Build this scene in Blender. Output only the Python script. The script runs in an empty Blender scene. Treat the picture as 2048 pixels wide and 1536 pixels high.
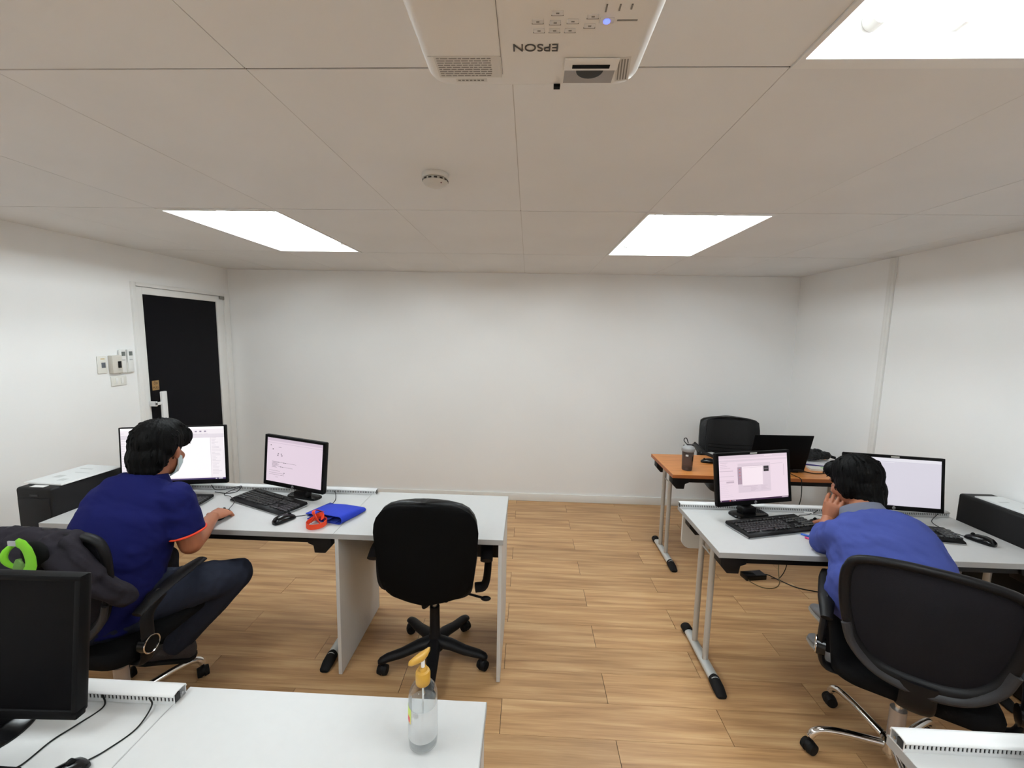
import bpy, bmesh, math, random
from mathutils import Vector, Matrix, Euler, noise as mnoise
from math import pi, sin, cos, radians as rad

# ------------------------------------------------------------------ camera, world, exposure
sc = bpy.context.scene
COL = sc.collection
CAM_H = 1.7424
PITCH, YAW, ROLL = rad(6.7166), rad(2.1186), rad(1.1200)
def _cam_axes():
    right = Vector((cos(YAW), sin(YAW), 0)); fwd = Vector((-sin(YAW), cos(YAW), 0)); up = Vector((0, 0, 1))
    f2 = fwd*cos(PITCH) - up*sin(PITCH); u2 = up*cos(PITCH) + fwd*sin(PITCH)
    r2 = right*cos(ROLL) + u2*sin(ROLL); u3 = -right*sin(ROLL) + u2*cos(ROLL)
    return r2, u3, f2
_r, _u, _f = _cam_axes()
cam_data = bpy.data.cameras.new('camera'); cam = bpy.data.objects.new('camera', cam_data); COL.objects.link(cam)
cam_data.sensor_fit = 'HORIZONTAL'; cam_data.sensor_width = 36.0; cam_data.lens = 845.445/2048*36
cam_data.clip_start = 0.02; cam_data.clip_end = 60
cam.matrix_world = Matrix(((_r.x, _u.x, -_f.x, 0), (_r.y, _u.y, -_f.y, 0), (_r.z, _u.z, -_f.z, CAM_H), (0, 0, 0, 1)))
sc.camera = cam

world = bpy.data.worlds.new('world'); sc.world = world; world.use_nodes = True
world.node_tree.nodes['Background'].inputs[0].default_value = (0.9, 0.95, 1.0, 1)
world.node_tree.nodes['Background'].inputs[1].default_value = 0.0      # closed room: all light comes from its lamps
sc.view_settings.view_transform = 'Standard'; sc.view_settings.look = 'None'
sc.view_settings.exposure = 0.0; sc.view_settings.gamma = 1.0
sc.view_settings.use_curve_mapping = False
try:
    sc.cycles.use_denoising = True; sc.cycles.max_bounces = 10; sc.cycles.diffuse_bounces = 6
    sc.cycles.sample_clamp_indirect = 6.0; sc.cycles.caustics_reflective = False
except Exception: pass
TUBE_W = 66.0          # radiance of the fluorescent tubes

# room measures (metres; the camera stands at x=0, y=0)
XL, XR, YB, YF, ZC = -3.0896, 2.6292, 4.3021, -2.6, 2.346
ZD = 0.755             # desk height
random.seed(7)

# ------------------------------------------------------------------ helpers
def srgb(r, g, b):
    def f(c):
        c /= 255.0
        return c/12.92 if c <= .04045 else ((c+.055)/1.055)**2.4
    return (f(r), f(g), f(b), 1)

MATS = {}
def mat(name, col, rough=.5, metal=0.0, noise=None, bump=None, spec=None, coat=0, sheen=0, trans=0, ior=None, emit=None, alpha=1, sss=0):
    """noise=(scale, amount): mottled value; bump=(scale, strength, stretch)"""
    if name in MATS: return MATS[name]
    m = bpy.data.materials.new(name); m.use_nodes = True; nt = m.node_tree; b = nt.nodes['Principled BSDF']
    if len(col) == 3: col = (*col, 1)
    b.inputs['Base Color'].default_value = col; b.inputs['Roughness'].default_value = rough; b.inputs['Metallic'].default_value = metal
    if spec is not None: b.inputs['Specular IOR Level'].default_value = spec
    if coat: b.inputs['Coat Weight'].default_value = coat; b.inputs['Coat Roughness'].default_value = .1
    if sheen: b.inputs['Sheen Weight'].default_value = sheen; b.inputs['Sheen Roughness'].default_value = .4
    if trans: b.inputs['Transmission Weight'].default_value = trans
    if ior: b.inputs['IOR'].default_value = ior
    if alpha < 1: b.inputs['Alpha'].default_value = alpha
    if sss: b.inputs['Subsurface Weight'].default_value = sss; b.inputs['Subsurface Radius'].default_value = (.012, .005, .003); b.inputs['Subsurface Scale'].default_value = 1
    if emit: b.inputs['Emission Color'].default_value = emit[0] if len(emit[0]) == 4 else (*emit[0], 1); b.inputs['Emission Strength'].default_value = emit[1]
    L = nt.links
    if noise or bump:
        tc = nt.nodes.new('ShaderNodeTexCoord')
    if noise:
        n = nt.nodes.new('ShaderNodeTexNoise'); n.inputs['Scale'].default_value = noise[0]; n.inputs['Detail'].default_value = 4
        L.new(tc.outputs['Object'], n.inputs['Vector'])
        mr = nt.nodes.new('ShaderNodeMapRange'); mr.inputs['From Min'].default_value = .25; mr.inputs['From Max'].default_value = .75
        mr.inputs['To Min'].default_value = 1-noise[1]; mr.inputs['To Max'].default_value = 1+noise[1]*.6
        L.new(n.outputs['Fac'], mr.inputs['Value'])
        mx = nt.nodes.new('ShaderNodeMix'); mx.data_type = 'RGBA'; mx.blend_type = 'MULTIPLY'; mx.inputs['Factor'].default_value = 1
        mx.inputs[6].default_value = col
        L.new(mr.outputs['Result'], mx.inputs[7]); L.new(mx.outputs[2], b.inputs['Base Color'])
    if bump:
        n2 = nt.nodes.new('ShaderNodeTexNoise'); n2.inputs['Scale'].default_value = bump[0]; n2.inputs['Detail'].default_value = 3
        mp = nt.nodes.new('ShaderNodeMapping')
        if len(bump) > 2: mp.inputs['Scale'].default_value = bump[2]
        L.new(tc.outputs['Object'], mp.inputs['Vector']); L.new(mp.outputs['Vector'], n2.inputs['Vector'])
        bp = nt.nodes.new('ShaderNodeBump'); bp.inputs['Strength'].default_value = bump[1]; bp.inputs['Distance'].default_value = .01
        L.new(n2.outputs['Fac'], bp.inputs['Height']); L.new(bp.outputs['Normal'], b.inputs['Normal'])
    MATS[name] = m
    return m

def emat(name, col, strength=1.0):
    if name in MATS: return MATS[name]
    m = bpy.data.materials.new(name); m.use_nodes = True; nt = m.node_tree
    b = nt.nodes['Principled BSDF']; b.inputs['Base Color'].default_value = (.01, .01, .01, 1); b.inputs['Roughness'].default_value = .3
    b.inputs['Emission Color'].default_value = col; b.inputs['Emission Strength'].default_value = strength
    MATS[name] = m; return m

class MB:
    """collects shapes into one bmesh; .build() links it as one mesh object"""
    def __init__(s): s.bm = bmesh.new(); s.mi = 0
    def _tag(s, faces):
        for f in faces: f.material_index = s.mi
    def box(s, lo, hi, bev=0, seg=2, mtx=None):
        lo, hi = Vector(lo), Vector(hi); c = (lo+hi)/2; d = hi-lo
        t = bmesh.new(); bmesh.ops.create_cube(t, size=1)
        for v in t.verts: v.co = Vector((v.co.x*d.x, v.co.y*d.y, v.co.z*d.z)) + c
        if bev: bmesh.ops.bevel(t, geom=list(t.edges), offset=min(bev, .49*min(d)), segments=seg, affect='EDGES', profile=.5)
        return s.merge(t, mtx)
    def merge(s, t, mtx=None):
        if mtx is not None: bmesh.ops.transform(t, matrix=mtx, verts=t.verts)
        mp = {}
        for v in t.verts: mp[v] = s.bm.verts.new(v.co)
        for f in t.faces:
            try:
                nf = s.bm.faces.new([mp[v] for v in f.verts]); nf.material_index = s.mi; nf.smooth = f.smooth
            except ValueError: pass
        t.free(); return s
    def ring(s, pts): return [s.bm.verts.new(p) for p in pts]
    def bridge(s, a, b):
        n = len(a)
        for i in range(n):
            f = s.bm.faces.new((a[i], a[(i+1) % n], b[(i+1) % n], b[i])); f.material_index = s.mi; f.smooth = True
    def cap(s, a, flip=False):
        f = s.bm.faces.new(list(reversed(a)) if flip else a); f.material_index = s.mi
    def loft(s, rings, caps=True, closed=False):
        vs = [s.ring(r) for r in rings]
        for i in range(len(vs)-1): s.bridge(vs[i], vs[i+1])
        if closed: s.bridge(vs[-1], vs[0])
        elif caps: s.cap(vs[0], True); s.cap(vs[-1])
        return s
    def cyl(s, p0, p1, r0, r1=None, n=16, caps=True):
        r1 = r0 if r1 is None else r1; p0, p1 = Vector(p0), Vector(p1)
        q = (p1-p0).to_track_quat('Z', 'Y')
        R = [[p + q @ Vector((r*cos(2*pi*i/n), r*sin(2*pi*i/n), 0)) for i in range(n)] for p, r in ((p0, r0), (p1, r1))]
        return s.loft(R, caps)
    def tube(s, pts, r, n=10, caps=True, sub=0, closed=False, flat=None):
        pts = [Vector(p) for p in pts]
        if sub: pts = smooth_path(pts, sub, closed)
        rs = r if isinstance(r, (list, tuple)) else [r]*len(pts)
        if len(rs) != len(pts):
            m = len(rs)-1; out = []
            for i in range(len(pts)):
                f_ = i*m/(len(pts)-1); k_ = min(int(f_), m-1); u = f_-k_; A, B = rs[k_], rs[k_+1]
                out.append(tuple(x*(1-u)+y*u for x, y in zip(A, B)) if isinstance(A, tuple) else A*(1-u)+B*u)
            rs = out
        R = []; nrm = None; N = len(pts)
        for i, p in enumerate(pts):
            if closed: t = (pts[(i+1) % N]-pts[i-1])
            else: t = pts[min(i+1, N-1)]-pts[max(i-1, 0)]
            t.normalize()
            if nrm is None:
                nrm = t.orthogonal().normalized() if flat is None else (Vector(flat)-t*t.dot(Vector(flat))).normalized()
            else: nrm = (nrm - t*t.dot(nrm)).normalized()
            bn = t.cross(nrm)
            if isinstance(rs[i], tuple): a, b = rs[i]
            else: a = b = rs[i]
            R.append([p + nrm*(a*cos(2*pi*k/n)) + bn*(b*sin(2*pi*k/n)) for k in range(n)])
        return s.loft(R, caps, closed)
    def lathe(s, prof, n=24, axis_o=(0, 0, 0), caps=True):
        o = Vector(axis_o)
        return s.loft([[o+Vector((r*cos(2*pi*i/n), r*sin(2*pi*i/n), z)) for i in range(n)] for r, z in prof], caps)
    def prism(s, poly, d0, d1, plane='xz', bev=0):
        """poly in a plane, extruded from d0 to d1 along the third axis"""
        def P(a, b, d): return {'xz': Vector((a, d, b)), 'xy': Vector((a, b, d)), 'yz': Vector((d, a, b))}[plane]
        t = bmesh.new(); A = [t.verts.new(P(a, b, d0)) for a, b in poly]; B = [t.verts.new(P(a, b, d1)) for a, b in poly]
        n = len(poly); t.faces.new(A); t.faces.new(list(reversed(B)))
        for i in range(n): t.faces.new((A[i], B[i], B[(i+1) % n], A[(i+1) % n]))
        bmesh.ops.recalc_face_normals(t, faces=t.faces)
        if bev: bmesh.ops.bevel(t, geom=list(t.edges), offset=bev, segments=2, affect='EDGES', profile=.5)
        return s.merge(t)
    def quad(s, a, b, c, d):
        f = s.bm.faces.new([s.bm.verts.new(p) for p in (a, b, c, d)]); f.material_index = s.mi; return s
    def sphere(s, c, r, seg=16, rings=10, mtx=None):
        t = bmesh.new(); bmesh.ops.create_uvsphere(t, u_segments=seg, v_segments=rings, radius=1)
        rr = r if isinstance(r, (tuple, list)) else (r, r, r)
        for v in t.verts: v.co = Vector((v.co.x*rr[0], v.co.y*rr[1], v.co.z*rr[2]))
        for f in t.faces: f.smooth = True
        if mtx is not None: bmesh.ops.transform(t, matrix=mtx, verts=t.verts)
        bmesh.ops.translate(t, vec=Vector(c), verts=t.verts)
        return s.merge(t)
    def xf(s, mtx): bmesh.ops.transform(s.bm, matrix=mtx, verts=s.bm.verts); return s
    def mesh(s, name, mats, smooth=True, angle=40):
        me = bpy.data.meshes.new(name); bmesh.ops.recalc_face_normals(s.bm, faces=s.bm.faces)
        s.bm.to_mesh(me); s.bm.free()
        for m in (mats if isinstance(mats, (list, tuple)) else [mats]): me.materials.append(m)
        if smooth:
            me.shade_smooth(); me.set_sharp_from_angle(angle=rad(angle))
        return me
    def build(s, name, mats, parent=None, smooth=True, angle=40):
        return link(name, s.mesh(name, mats, smooth, angle), parent)

def smooth_path(P, sub, closed=False):
    out = []; n = len(P)
    for i in range(n if closed else n-1):
        p0 = P[i-1] if (i > 0 or closed) else P[0]*2-P[1]
        p1 = P[i]; p2 = P[(i+1) % n]; p3 = P[(i+2) % n] if (i+2 < n or closed) else p2*2-p1
        for k in range(sub):
            t = k/sub; t2 = t*t; t3 = t2*t
            out.append(.5*((2*p1)+(p2-p0)*t+(2*p0-5*p1+4*p2-p3)*t2+(3*p1-p0-3*p2+p3)*t3))
    if not closed: out.append(P[-1].copy())
    return out

def link(name, data, parent=None):
    o = bpy.data.objects.new(name, data); COL.objects.link(o)
    if parent is not None: o.parent = parent
    return o
def tag(o, label, cat, group=None, kind=None):
    o['label'] = label; o['category'] = cat
    if group: o['group'] = group
    if kind: o['kind'] = kind
    return o
def thing(name, label, cat, loc=(0, 0, 0), rz=0, group=None):
    o = link(name, None); o.location = loc; o.rotation_euler = (0, 0, rz); o.empty_display_size = .1
    return tag(o, label, cat, group)
def struct(o): o['kind'] = 'structure'; return o
def text_mesh(body, size, depth=0.0, align='CENTER'):
    c = bpy.data.curves.new('txt', 'FONT'); c.body = body; c.size = size; c.extrude = depth; c.align_x = align; c.align_y = 'CENTER'
    o = bpy.data.objects.new('txt', c); COL.objects.link(o)
    dg = bpy.context.evaluated_depsgraph_get(); me = bpy.data.meshes.new_from_object(o.evaluated_get(dg))
    bpy.data.objects.remove(o); bpy.data.curves.remove(c)
    return me
def text_obj(name, body, size, material, parent, mtx, depth=.0003):
    me = text_mesh(body, size, depth); me.materials.clear(); me.materials.append(material); me.transform(mtx)
    return link(name, me, parent)
def T(x, y, z): return Matrix.Translation((x, y, z))
def RX(a): return Matrix.Rotation(a, 4, 'X')
def RY(a): return Matrix.Rotation(a, 4, 'Y')
def RZ(a): return Matrix.Rotation(a, 4, 'Z')

def remesh(mb, voxel, smooth_it=6, noise_amp=0, noise_scale=8, name='m', along=None):
    """fuse the shapes of mb into one continuous skin"""
    me = mb.mesh(name, [], smooth=False); o = bpy.data.objects.new('tmp', me); COL.objects.link(o)
    r = o.modifiers.new('r', 'REMESH'); r.mode = 'VOXEL'; r.voxel_size = voxel
    s = o.modifiers.new('s', 'SMOOTH'); s.factor = .5; s.iterations = smooth_it
    dg = bpy.context.evaluated_depsgraph_get(); out = bpy.data.meshes.new_from_object(o.evaluated_get(dg))
    bpy.data.objects.remove(o); bpy.data.meshes.remove(me)
    if noise_amp:
        out.update(); ns = [v.normal.copy() for v in out.vertices]
        for v, n in zip(out.vertices, ns):
            c = v.co
            if along is not None: c = c - along*(c.dot(along)*.78)      # folds run along this direction
            q = mnoise.noise(c*noise_scale) + .45*mnoise.noise(c*noise_scale*2.3+Vector((7, 3, 1)))
            v.co += n*(noise_amp*q)
    out.shade_smooth()
    return out
# ------------------------------------------------------------------ materials
WALL = mat('wall_paint', (.85, .85, .845), .75, noise=(1.3, .02), bump=(60, .03))
CEIL = mat('ceiling_paint', (.75, .75, .745), .85, noise=(2.0, .04))
WHITE_GLOSS = mat('white_gloss_paint', (.78, .775, .755), .35, noise=(9, .02))
LAM = mat('white_laminate', (.555, .552, .545), .42, noise=(40, .015))
LAM_EDGE = mat('laminate_edge', (.34, .335, .33), .45)
LAM_DARK = mat('grey_board', (.030, .028, .028), .6, spec=.2)
CREAM_EDGE = mat('cream_edge', (.62, .55, .42), .5)
ALU = mat('white_aluminium', (.74, .745, .75), .35, metal=.25)
ALU_DARK = mat('tray_inside', (.10, .10, .105), .5, metal=.3)
BLACK = mat('black_plastic', (.0045, .004, .0045), .5, spec=.18, bump=(220, .05))
BLACK_GLOSS = mat('black_gloss', (.003, .003, .0033), .2, spec=.25)
BLACK_MATTE = mat('black_matte', (.004, .0038, .004), .8, spec=.1)
RUBBER = mat('rubber', (.006, .0055, .0055), .7, spec=.15)
TUBE_GREY = mat('grey_powdercoat', (.46, .44, .41), .4, metal=.2)
SILVER = mat('silver_powdercoat', (.58, .60, .59), .33, metal=.35)
CHROME = mat('chrome', (.75, .74, .73), .12, metal=1.0)
STEEL = mat('steel', (.5, .5, .5), .3, metal=1.0)
LEATHER = mat('black_leather', (.004, .0038, .004), .45, spec=.25, bump=(90, .12))
FAB_BLK = mat('black_fabric', (.003, .0028, .003), .9, spec=.1, bump=(400, .15))
MESHFAB = mat('mesh_fabric', (.010, .009, .011), .85, spec=.1, bump=(600, .3))
FRAME_GREY = mat('charcoal_plastic', (.024, .023, .025), .5, spec=.25)
PAPER = mat('paper', (.80, .80, .79), .8)
PRINT = mat('printed_grey', (.42, .43, .43), .8)
ORANGE_STRAP = mat('orange_webbing', srgb(214, 62, 24), .8, bump=(300, .2))
BLUE_BAG = mat('blue_nonwoven', srgb(16, 44, 158), .9, bump=(160, .15))
LIME = mat('lime_fabric', srgb(106, 172, 26), .9, bump=(300, .15))
LIME_SHADE = mat('shaded_lime_lining', srgb(70, 100, 40), .85)  # darker green paints the shade on the inner lining
GOLD = mat('gold_plastic', srgb(180, 136, 48), .4)
def thin_clear(name, tint, gloss, cloud=0.0):
    """clear thin-walled plastic: see-through with a Fresnel sheen; cloud adds a white haze of its own"""
    m = bpy.data.materials.new(name); m.use_nodes = True; nt = m.node_tree; nt.nodes.remove(nt.nodes['Principled BSDF']); L = nt.links
    out = nt.nodes['Material Output']; tr = nt.nodes.new('ShaderNodeBsdfTransparent'); tr.inputs[0].default_value = (*tint, 1)
    gl = nt.nodes.new('ShaderNodeBsdfGlossy'); gl.inputs['Roughness'].default_value = .05
    lw = nt.nodes.new('ShaderNodeLayerWeight'); lw.inputs[0].default_value = .5; mx = nt.nodes.new('ShaderNodeMixShader')
    pw = nt.nodes.new('ShaderNodeMath'); pw.operation = 'POWER'; pw.inputs[1].default_value = 3.0; L.new(lw.outputs['Facing'], pw.inputs[0])
    ma = nt.nodes.new('ShaderNodeMath'); ma.operation = 'MULTIPLY_ADD'; ma.inputs[1].default_value = gloss; ma.inputs[2].default_value = .035; L.new(pw.outputs[0], ma.inputs[0])
    L.new(ma.outputs[0], mx.inputs[0]); L.new(tr.outputs[0], mx.inputs[1]); L.new(gl.outputs[0], mx.inputs[2]); last = mx
    if cloud:
        df = nt.nodes.new('ShaderNodeBsdfDiffuse'); df.inputs[0].default_value = (.85, .86, .86, 1); m2 = nt.nodes.new('ShaderNodeMixShader'); m2.inputs[0].default_value = cloud
        L.new(mx.outputs[0], m2.inputs[1]); L.new(df.outputs[0], m2.inputs[2]); last = m2
    L.new(last.outputs[0], out.inputs['Surface']); MATS[name] = m
    return m
CLEAR = thin_clear('clear_plastic', (.95, .96, .96), .80)
LIQ = thin_clear('clear_gel', (.95, .96, .965), .45, .05)
SMOKE = mat('smoked_plastic', (.16, .12, .11), .15, trans=.6, ior=1.3)
SKIN = mat('skin', srgb(150, 92, 63), .55, noise=(25, .06), sss=.12)
HAIR = mat('black_hair', (.0012, .001, .001), .6, spec=.08, bump=(60, .6, (1, 1, .12)))
NAVY = mat('navy_shirt', srgb(19, 22, 72), .9, spec=.1, bump=(7, .35), noise=(5, .06))
TRIM_OR = mat('orange_trim', srgb(214, 60, 30), .8)
BLUE_SHIRT = mat('blue_shirt', srgb(60, 70, 130), .9, spec=.1, bump=(9, .4), noise=(6, .05))
COLLAR_GREY = mat('grey_collar', srgb(88, 91, 106), .85)
DENIM = mat('dark_denim', srgb(34, 37, 48), .9, spec=.1, noise=(30, .12), bump=(12, .3))
DENIM_FADE = mat('faded_denim', srgb(70, 78, 98), .85, noise=(20, .2))
TROUSER = mat('black_trousers', srgb(9, 9, 12), .9, spec=.1, bump=(10, .3))
SHOE_GREY = mat('grey_shoe', srgb(116, 116, 120), .7)
SHOE_SOLE = mat('shoe_sole', srgb(168, 166, 160), .6)
JACKET = mat('charcoal_jacket', srgb(36, 33, 38), .9, spec=.1, bump=(14, .4), noise=(12, .12))
MASK = mat('face_mask', srgb(196, 214, 216), .8)
PROJ = mat('projector_shell', (.70, .69, .67), .35)
PROJ_GREY = mat('projector_print', (.20, .19, .18), .6)
DARKGLASS = mat('black_door_film', (.003, .0028, .004), .45, spec=.08)
IVORY = mat('ivory_plastic', (.74, .73, .68), .35)
CABLE = mat('black_cable', (.005, .005, .005), .5, spec=.2)
CABLE_Y = mat('olive_cable', (.10, .07, .02), .5)

def wood_floor_mat():
    m = bpy.data.materials.new('vinyl_plank'); m.use_nodes = True; nt = m.node_tree; b = nt.nodes['Principled BSDF']; L = nt.links
    tc = nt.nodes.new('ShaderNodeTexCoord'); oi = nt.nodes.new('ShaderNodeObjectInfo')
    off = nt.nodes.new('ShaderNodeVectorMath'); off.operation = 'SCALE'; off.inputs[0].default_value = (17.3, 9.1, 5.7); L.new(oi.outputs['Random'], off.inputs['Scale'])
    add = nt.nodes.new('ShaderNodeVectorMath'); L.new(tc.outputs['Object'], add.inputs[0]); L.new(off.outputs[0], add.inputs[1])
    mp = nt.nodes.new('ShaderNodeMapping'); mp.inputs['Scale'].default_value = (1.1, 17, 1); L.new(add.outputs[0], mp.inputs['Vector'])
    n1 = nt.nodes.new('ShaderNodeTexNoise'); n1.inputs['Scale'].default_value = 1.5; n1.inputs['Detail'].default_value = 5; n1.inputs['Distortion'].default_value = .35
    L.new(mp.outputs[0], n1.inputs['Vector'])
    mp2 = nt.nodes.new('ShaderNodeMapping'); mp2.inputs['Scale'].default_value = (2.5, 90, 1); L.new(add.outputs[0], mp2.inputs['Vector'])
    n2 = nt.nodes.new('ShaderNodeTexNoise'); n2.inputs['Scale'].default_value = 2.0; n2.inputs['Detail'].default_value = 3; L.new(mp2.outputs[0], n2.inputs['Vector'])
    cr = nt.nodes.new('ShaderNodeValToRGB'); e = cr.color_ramp.elements
    e[0].position = .28; e[0].color = srgb(142, 102, 66); e[1].position = .72; e[1].color = srgb(212, 175, 130)
    k = cr.color_ramp.elements.new(.5); k.color = srgb(184, 143, 99)
    mixf = nt.nodes.new('ShaderNodeMix'); mixf.data_type = 'FLOAT'; mixf.inputs[0].default_value = .25
    L.new(n1.outputs['Fac'], mixf.inputs[2]); L.new(n2.outputs['Fac'], mixf.inputs[3]); L.new(mixf.outputs[0], cr.inputs['Fac'])
    mr = nt.nodes.new('ShaderNodeMapRange'); mr.inputs['To Min'].default_value = .90; mr.inputs['To Max'].default_value = 1.06; L.new(oi.outputs['Random'], mr.inputs['Value'])
    mx = nt.nodes.new('ShaderNodeMix'); mx.data_type = 'RGBA'; mx.blend_type = 'MULTIPLY'; mx.inputs['Factor'].default_value = 1
    L.new(cr.outputs['Color'], mx.inputs[6]); L.new(mr.outputs['Result'], mx.inputs[7]); L.new(mx.outputs[2], b.inputs['Base Color'])
    b.inputs['Roughness'].default_value = .42
    bp = nt.nodes.new('ShaderNodeBump'); bp.inputs['Strength'].default_value = .08; bp.inputs['Distance'].default_value = .004
    L.new(n2.outputs['Fac'], bp.inputs['Height']); L.new(bp.outputs['Normal'], b.inputs['Normal'])
    return m
PLANK = wood_floor_mat()
def table_wood_mat():
    m = bpy.data.materials.new('orange_wood_laminate'); m.use_nodes = True; nt = m.node_tree; b = nt.nodes['Principled BSDF']; L = nt.links
    tc = nt.nodes.new('ShaderNodeTexCoord'); mp = nt.nodes.new('ShaderNodeMapping'); mp.inputs['Scale'].default_value = (1.2, 14, 4); L.new(tc.outputs['Object'], mp.inputs['Vector'])
    n = nt.nodes.new('ShaderNodeTexNoise'); n.inputs['Scale'].default_value = 3; n.inputs['Detail'].default_value = 4; L.new(mp.outputs[0], n.inputs['Vector'])
    cr = nt.nodes.new('ShaderNodeValToRGB'); e = cr.color_ramp.elements; e[0].position = .3; e[0].color = srgb(174, 106, 46); e[1].position = .75; e[1].color = srgb(206, 136, 74)
    L.new(n.outputs['Fac'], cr.inputs['Fac']); L.new(cr.outputs['Color'], b.inputs['Base Color']); b.inputs['Roughness'].default_value = .4
    return m
ORANGE_WOOD = table_wood_mat()
def crack_mat():
    """filler in the ceiling joints: white, cracked open to dark here and there"""
    m = bpy.data.materials.new('cracked_joint_filler'); m.use_nodes = True; nt = m.node_tree; b = nt.nodes['Principled BSDF']; L = nt.links
    tc = nt.nodes.new('ShaderNodeTexCoord'); n = nt.nodes.new('ShaderNodeTexNoise'); n.inputs['Scale'].default_value = 4.2; n.inputs['Detail'].default_value = 3
    L.new(tc.outputs['Object'], n.inputs['Vector']); cr = nt.nodes.new('ShaderNodeValToRGB'); e = cr.color_ramp.elements
    e[0].position = .42; e[0].color = (.40, .38, .36, 1); e[1].position = .48; e[1].color = (.012, .01, .008, 1)
    L.new(n.outputs['Fac'], cr.inputs['Fac']); L.new(cr.outputs['Color'], b.inputs['Base Color']); b.inputs['Roughness'].default_value = .9
    return m
CRACK = crack_mat()
FILLER = mat('joint_filler', (.52, .50, .475), .9)

# ------------------------------------------------------------------ floor of vinyl planks
fl = MB().box((XL-.1, YF-.1, -.06), (XR+.1, YB+.1, -.004)).build('floor', mat('subfloor', (.03, .02, .012), .9), smooth=False); struct(fl)
ROW, PL, PX0, PY0 = .182238, 1.01374, .4204, 4.2117
pcache = {}
def plank(xa, xb, ya, yb):
    w, d = round(xb-xa, 3), round(yb-ya, 3)
    if w < .02 or d < .02: return
    if (w, d) not in pcache:
        g = .0014
        pcache[(w, d)] = MB().box((-w/2+g, -d/2+.0005, -.004), (w/2-g, d/2-.0005, 0)).mesh('plank', PLANK, smooth=False)
    o = link('plank', pcache[(w, d)], fl); o.location = ((xa+xb)/2, (ya+yb)/2, 0)
k = -1
while True:
    y1 = PY0-k*ROW; y0 = y1-ROW
    if y1 < YF: break
    off = PX0 + (PL/2 if k % 2 else 0)
    n0 = math.floor((XL-off)/PL)
    while off+n0*PL < XR:
        xa, xb = max(off+n0*PL, XL), min(off+(n0+1)*PL, XR)
        plank(xa, xb, max(y0, YF), min(y1, YB)); n0 += 1
    k += 1

# ------------------------------------------------------------------ walls
TH = .1
struct(MB().box((XL-TH, YB, -.05), (XR+TH, YB+TH, ZC+.3)).build('wall_back', WALL, smooth=False))
struct(MB().box((XR, YF, -.05), (XR+TH, YB, ZC+.3)).build('wall_right', WALL, smooth=False))
struct(MB().box((XL-TH, YF-TH, -.05), (XR+TH, YF, ZC+.3)).build('wall_front', WALL, smooth=False))
DY0, DY1, DZ = 3.212, 4.285, 2.092       # door opening
wl = MB(); wl.box((XL-TH, YF, -.05), (XL, DY0, ZC+.3)); wl.box((XL-TH, DY1, -.05), (XL, YB, ZC+.3)); wl.box((XL-TH, DY0, DZ), (XL, DY1, ZC+.3))
struct(wl.build('wall_left', WALL, smooth=False))
SK = mat('skirting_white', (.78, .775, .75), .4)
bxj = -.55
bb = MB().box((XL, YB-.014, 0), (bxj-.001, YB, .082), bev=.003).build('baseboard_back', SK); struct(bb)
MB().box((bxj+.001, YB-.014, 0), (XR, YB, .082), bev=.003).build('skirting_length', SK, bb)
struct(MB().box((XR-.014, YF, 0), (XR, YB-.014, .082), bev=.003).build('baseboard_right', SK))
struct(MB().box((XL, YF, 0), (XL+.014, DY0-.002, .082), bev=.003).build('baseboard_left', SK))
# surface raceway on the right wall
rw = MB(); rw.box((XR-.016, 3.213, .083), (XR, 3.240, ZC-.001), bev=.003); rw.box((XR-.012, 3.243, .083), (XR, 3.272, ZC-.001), bev=.003)
struct(rw.build('trim_1', WHITE_GLOSS))

# ------------------------------------------------------------------ door in the left wall
door = link('door_1', None); struct(door); door.location = (XL, DY0, 0); door.rotation_euler = (0, 0, pi/2)
# door local: +x = world +y, +y = world -x (into the wall)
W = DY1-DY0
fr = MB(); fw = .034
fr.box((0, -.018, 0), (fw, .09, DZ), bev=.002); fr.box((W-.07, -.018, 0), (W, .09, DZ), bev=.002); fr.box((fw, -.018, DZ-.03), (W-.07, .09, DZ), bev=.002)
fr.build('door_frame', WHITE_GLOSS, door)
lx0, lx1, lz1 = fw+.004, W-.075, DZ-.034
lf = MB(); gx0, gx1, gz0, gz1 = .098, .905, .16, 2.003
lf.box((lx0, -.006, .01), (gx0, .034, lz1), bev=.002); lf.box((gx1, -.006, .01), (lx1, .034, lz1), bev=.002)
lf.box((gx0, -.006, gz1), (gx1, .034, lz1), bev=.002); lf.box((gx0, -.006, .01), (gx1, .034, gz0), bev=.002)
leaf = lf.build('door_leaf', WHITE_GLOSS, door)
MB().box((gx0, .006, gz0), (gx1, .018, gz1)).build('glass_pane', DARKGLASS, leaf, smooth=False)
hd = MB(); hx = .158
hd.box((hx-.024, -.075, .62), (hx+.024, -.05, 1.215), bev=.006)
for z in (.72, 1.12): hd.box((.078, -.066, z-.012), (hx, -.056, z+.012), bev=.002); hd.box((.078, -.066, z-.02), (.094, -.004, z+.02), bev=.002)
hd.build('pull_handle', mat('handle_white', (.74, .74, .74), .3), leaf)
sg = MB().box((.132, .003, 1.222), (.197, .006, 1.302), bev=.006).build('door_sign', mat('sign_brass', srgb(150, 116, 70), .45), leaf)
SIGN_INK = mat('sign_ink', srgb(54, 34, 18), .6)
text_obj('sign_lettering', 'ดึง', .034, SIGN_INK, sg, T(.1645, .0027, 1.280) @ RX(pi/2))
text_obj('sign_lettering', 'PULL', .026, SIGN_INK, sg, T(.1645, .0027, 1.243) @ RX(pi/2))
MB().box((.93, -.03, DZ-.062), (.985, -.018, DZ-.032), bev=.003).build('hinge_plate', mat('hinge_grey', (.25, .24, .22), .4, metal=.5), door)
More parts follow.
